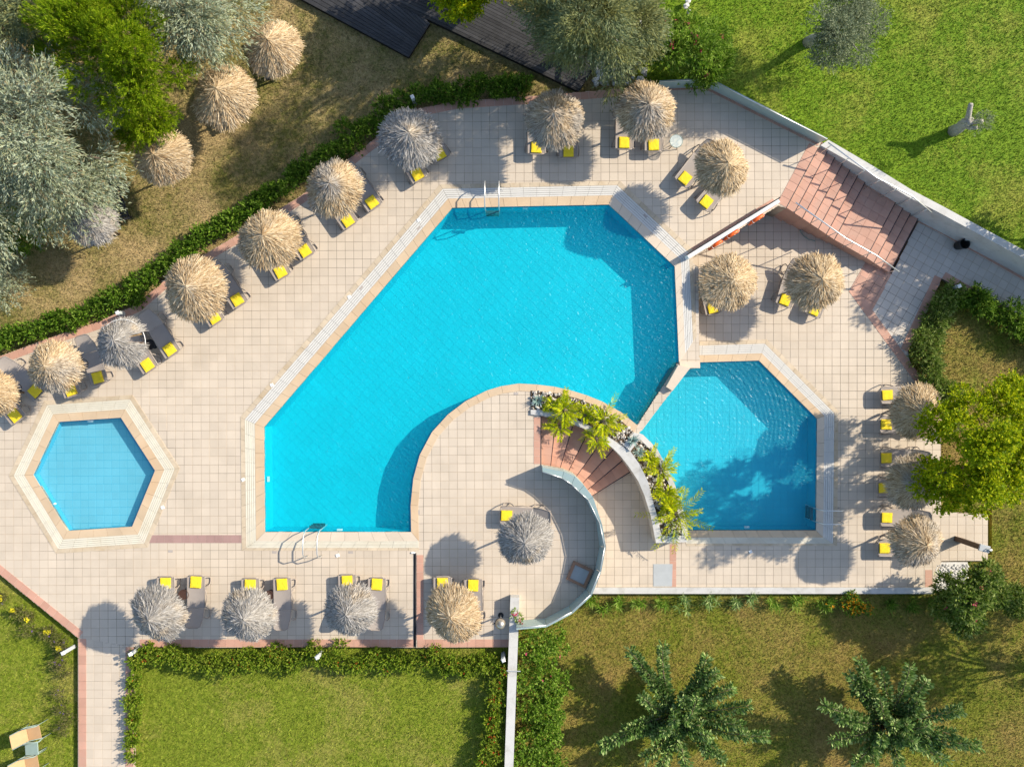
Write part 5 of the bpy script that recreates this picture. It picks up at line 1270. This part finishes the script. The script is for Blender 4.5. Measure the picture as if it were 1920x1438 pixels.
# planter plants
def palm(px, py, zg, fronds, L, label, seed, name='sago_palm', mat='palm', el=(.2, 1.1), ll=.22):
    rng = np.random.default_rng(seed); c = W(px, py, zg); t = thing(name, label, 'palm', c, 0, 'yellow green palms in the planter'); P = []; D = []; LL = []; stem = MB()
    L *= 1.12
    for k in range(fronds):
        a = k * 2.399 + rng.normal() * .25; e = rng.uniform(*el); h = np.array([math.cos(a), math.sin(a), 0]); s = np.array([-h[1], h[0], 0]); ln = L * rng.uniform(.7, 1.15); prev = None; pts = []
        for j in range(17):
            f = j / 16; p = h * (ln * f * math.cos(e) * (1 + .15 * f)) + np.array([0, 0, .12 + ln * f * math.sin(e) - ln * .55 * f * f]); pts.append(p)
            if j > 2:
                fw = nrm((p - pts[-2])[None])[0]
                for sg in (-1, 1):
                    for _ in range(2):
                        P.append(p + fw * rng.uniform(-.02, .02)); D.append(fw * .75 + s * sg * .8 + np.array([0, 0, .35]) + rng.normal(0, .12, 3)); LL.append(ll * (1 - .65 * abs(f - .45)) * rng.uniform(.8, 1.15))
        stem.tube(pts[::4], [.012, .010, .008, .006, .004], 5)
    n = len(P); V, F = leaf_arrays(np.array(P), np.array(D), np.array(LL), np.full(n, .030), rng, .6); link('leaflets', npmesh('leaflets', V, F, LM[mat]), t)
    stem.build('frond_stems', LMSTEM, t, False, True); MB().lathe((0, 0, 0), [(.09, -.03), (.10, .08), (.06, .18)], 10).build('trunk', BARK, t, True, True)
LMSTEM = surf('frond_stem', (.30, .30, .04), .6, .1, 8)
palm(1058, 768, zb1, 15, .75, 'yellow green palm nearest to the blue agave at the planter end', 81)
palm(1050, 800, zb1 + .02, 8, .55, 'small yellow palm hanging over the top of the curved steps', 82)
palm(1130, 790, zb1, 16, .85, 'yellow green palm in the middle of the pebble bed', 83)
palm(1118, 822, zb1 + .05, 8, .60, 'yellow palm hanging over the middle of the curved steps', 84)
palm(1236, 880, zb2, 12, .80, 'green palm in the lower planter bed next to the small agave', 85, ll=.20)
palm(1250, 925, zb2, 11, .50, 'grassy yellowish palm in the middle of the lower planter bed', 86)
palm(1265, 962, zb2, 14, 1.25, 'palm with long fronds reaching over the lower pool', 87, ll=.26)
palm(1096, 778, zb1, 9, .40, 'tiny palm seedling among the pebbles between the two larger yellow palms', 88, el=(.3, 1.0), ll=.16)
palm(1034, 756, zb1, 8, .38, 'small green tuft palm beside the agave at the flat planter end', 89, el=(.3, 1.1), ll=.15)
palm(1218, 858, zb2, 9, .45, 'small tuft palm beside the agave below the cross wall', 98, el=(.3, 1.1), ll=.16)
palm(1252, 948, zb2, 10, .55, 'bushy tuft palm next to the palm with long fronds', 99, el=(.3, 1.1), ll=.18)
for k, (x, y, z, lab) in enumerate(((1008, 750, zb1, 'blue grey agave at the flat end of the planter'), (1186, 826, zb1, 'blue grey agave at the cross wall of the planter'), (1198, 848, zb2, 'blue grey agave just below the cross wall of the planter'), (1262, 1003, zb2, 'blue grey agave at the lower end of the planter'))):
    rosette(x, y, z, .36, 46, 'agave', lab, 90 + k, .045, (.05, 1.25), 'agave', 'blue agaves in the planter', 'agave', 1)
# bed along the left lawn
for k, (x, y) in enumerate(((12, 1117), (36, 1140), (64, 1155), (98, 1178), (121, 1208))):
    rosette(x, y, ZS, .22, 16, 'weed', 'small weedy plant with yellow flowers, ' + ORD[4 - k] + ' from the bollard along the left border', 100 + k, .03, (.2, 1.2), group='yellow flowering weeds along the left border', stems=5)
    t = bpy.data.objects[[o.name for o in COL.objects if o.get('label', '').startswith('small weedy plant')][-1]]; c = OFF[t.name]
    add_flowers(t, np.random.default_rng(k), [(c.x, c.y, c.z + .3, .10)], 12, .05, 'yellow')
hedge('thin dry weeds with violet flowers along the left border', [(0, 1112), (60, 1162), (110, 1200), (125, 1240), (122, 1300), (120, 1380)], ZS, .55, .35, 700, 'weed', 111, (.10, .02), 7, 'weeds', ((22, .035, 'violet'),), 'weed_bed', .22, -.5, gaps=.35)
# stones
mb = MB(); r2 = random.Random(9)
for x, y in [(1140 + r2.uniform(-25, 70), 110 + r2.uniform(-70, 50)) for _ in range(170)] + [(1290, 4), (1291, 24), (1286, 14)]:
    c = W(x, y, ZW); r = r2.uniform(.06, .2); rock(mb, (c.x, c.y, ZW + r * .3), r, r2)
tag(mb.build('rock_garden', CHIPM), 'pile of pale broken rock under the grey green tree', 'rocks', kind='stuff')
mb = MB()
for _ in range(420):
    c = W(1750 + r2.uniform(0, 60), 1056 + r2.uniform(0, 50), ZR); r = r2.uniform(.02, .05); rock(mb, (c.x, c.y, ZR + .18 + r * .2), r, r2)
q = WP([(1752, 1054), (1815, 1054), (1805, 1108), (1752, 1108)], ZR + .18); mb.quadprism([p.xy for p in q], ZR, ZR + .17)
tag(mb.build('gravel', CHIPM), 'white gravel patch between the low wall and the shower pad', 'gravel', kind='stuff')
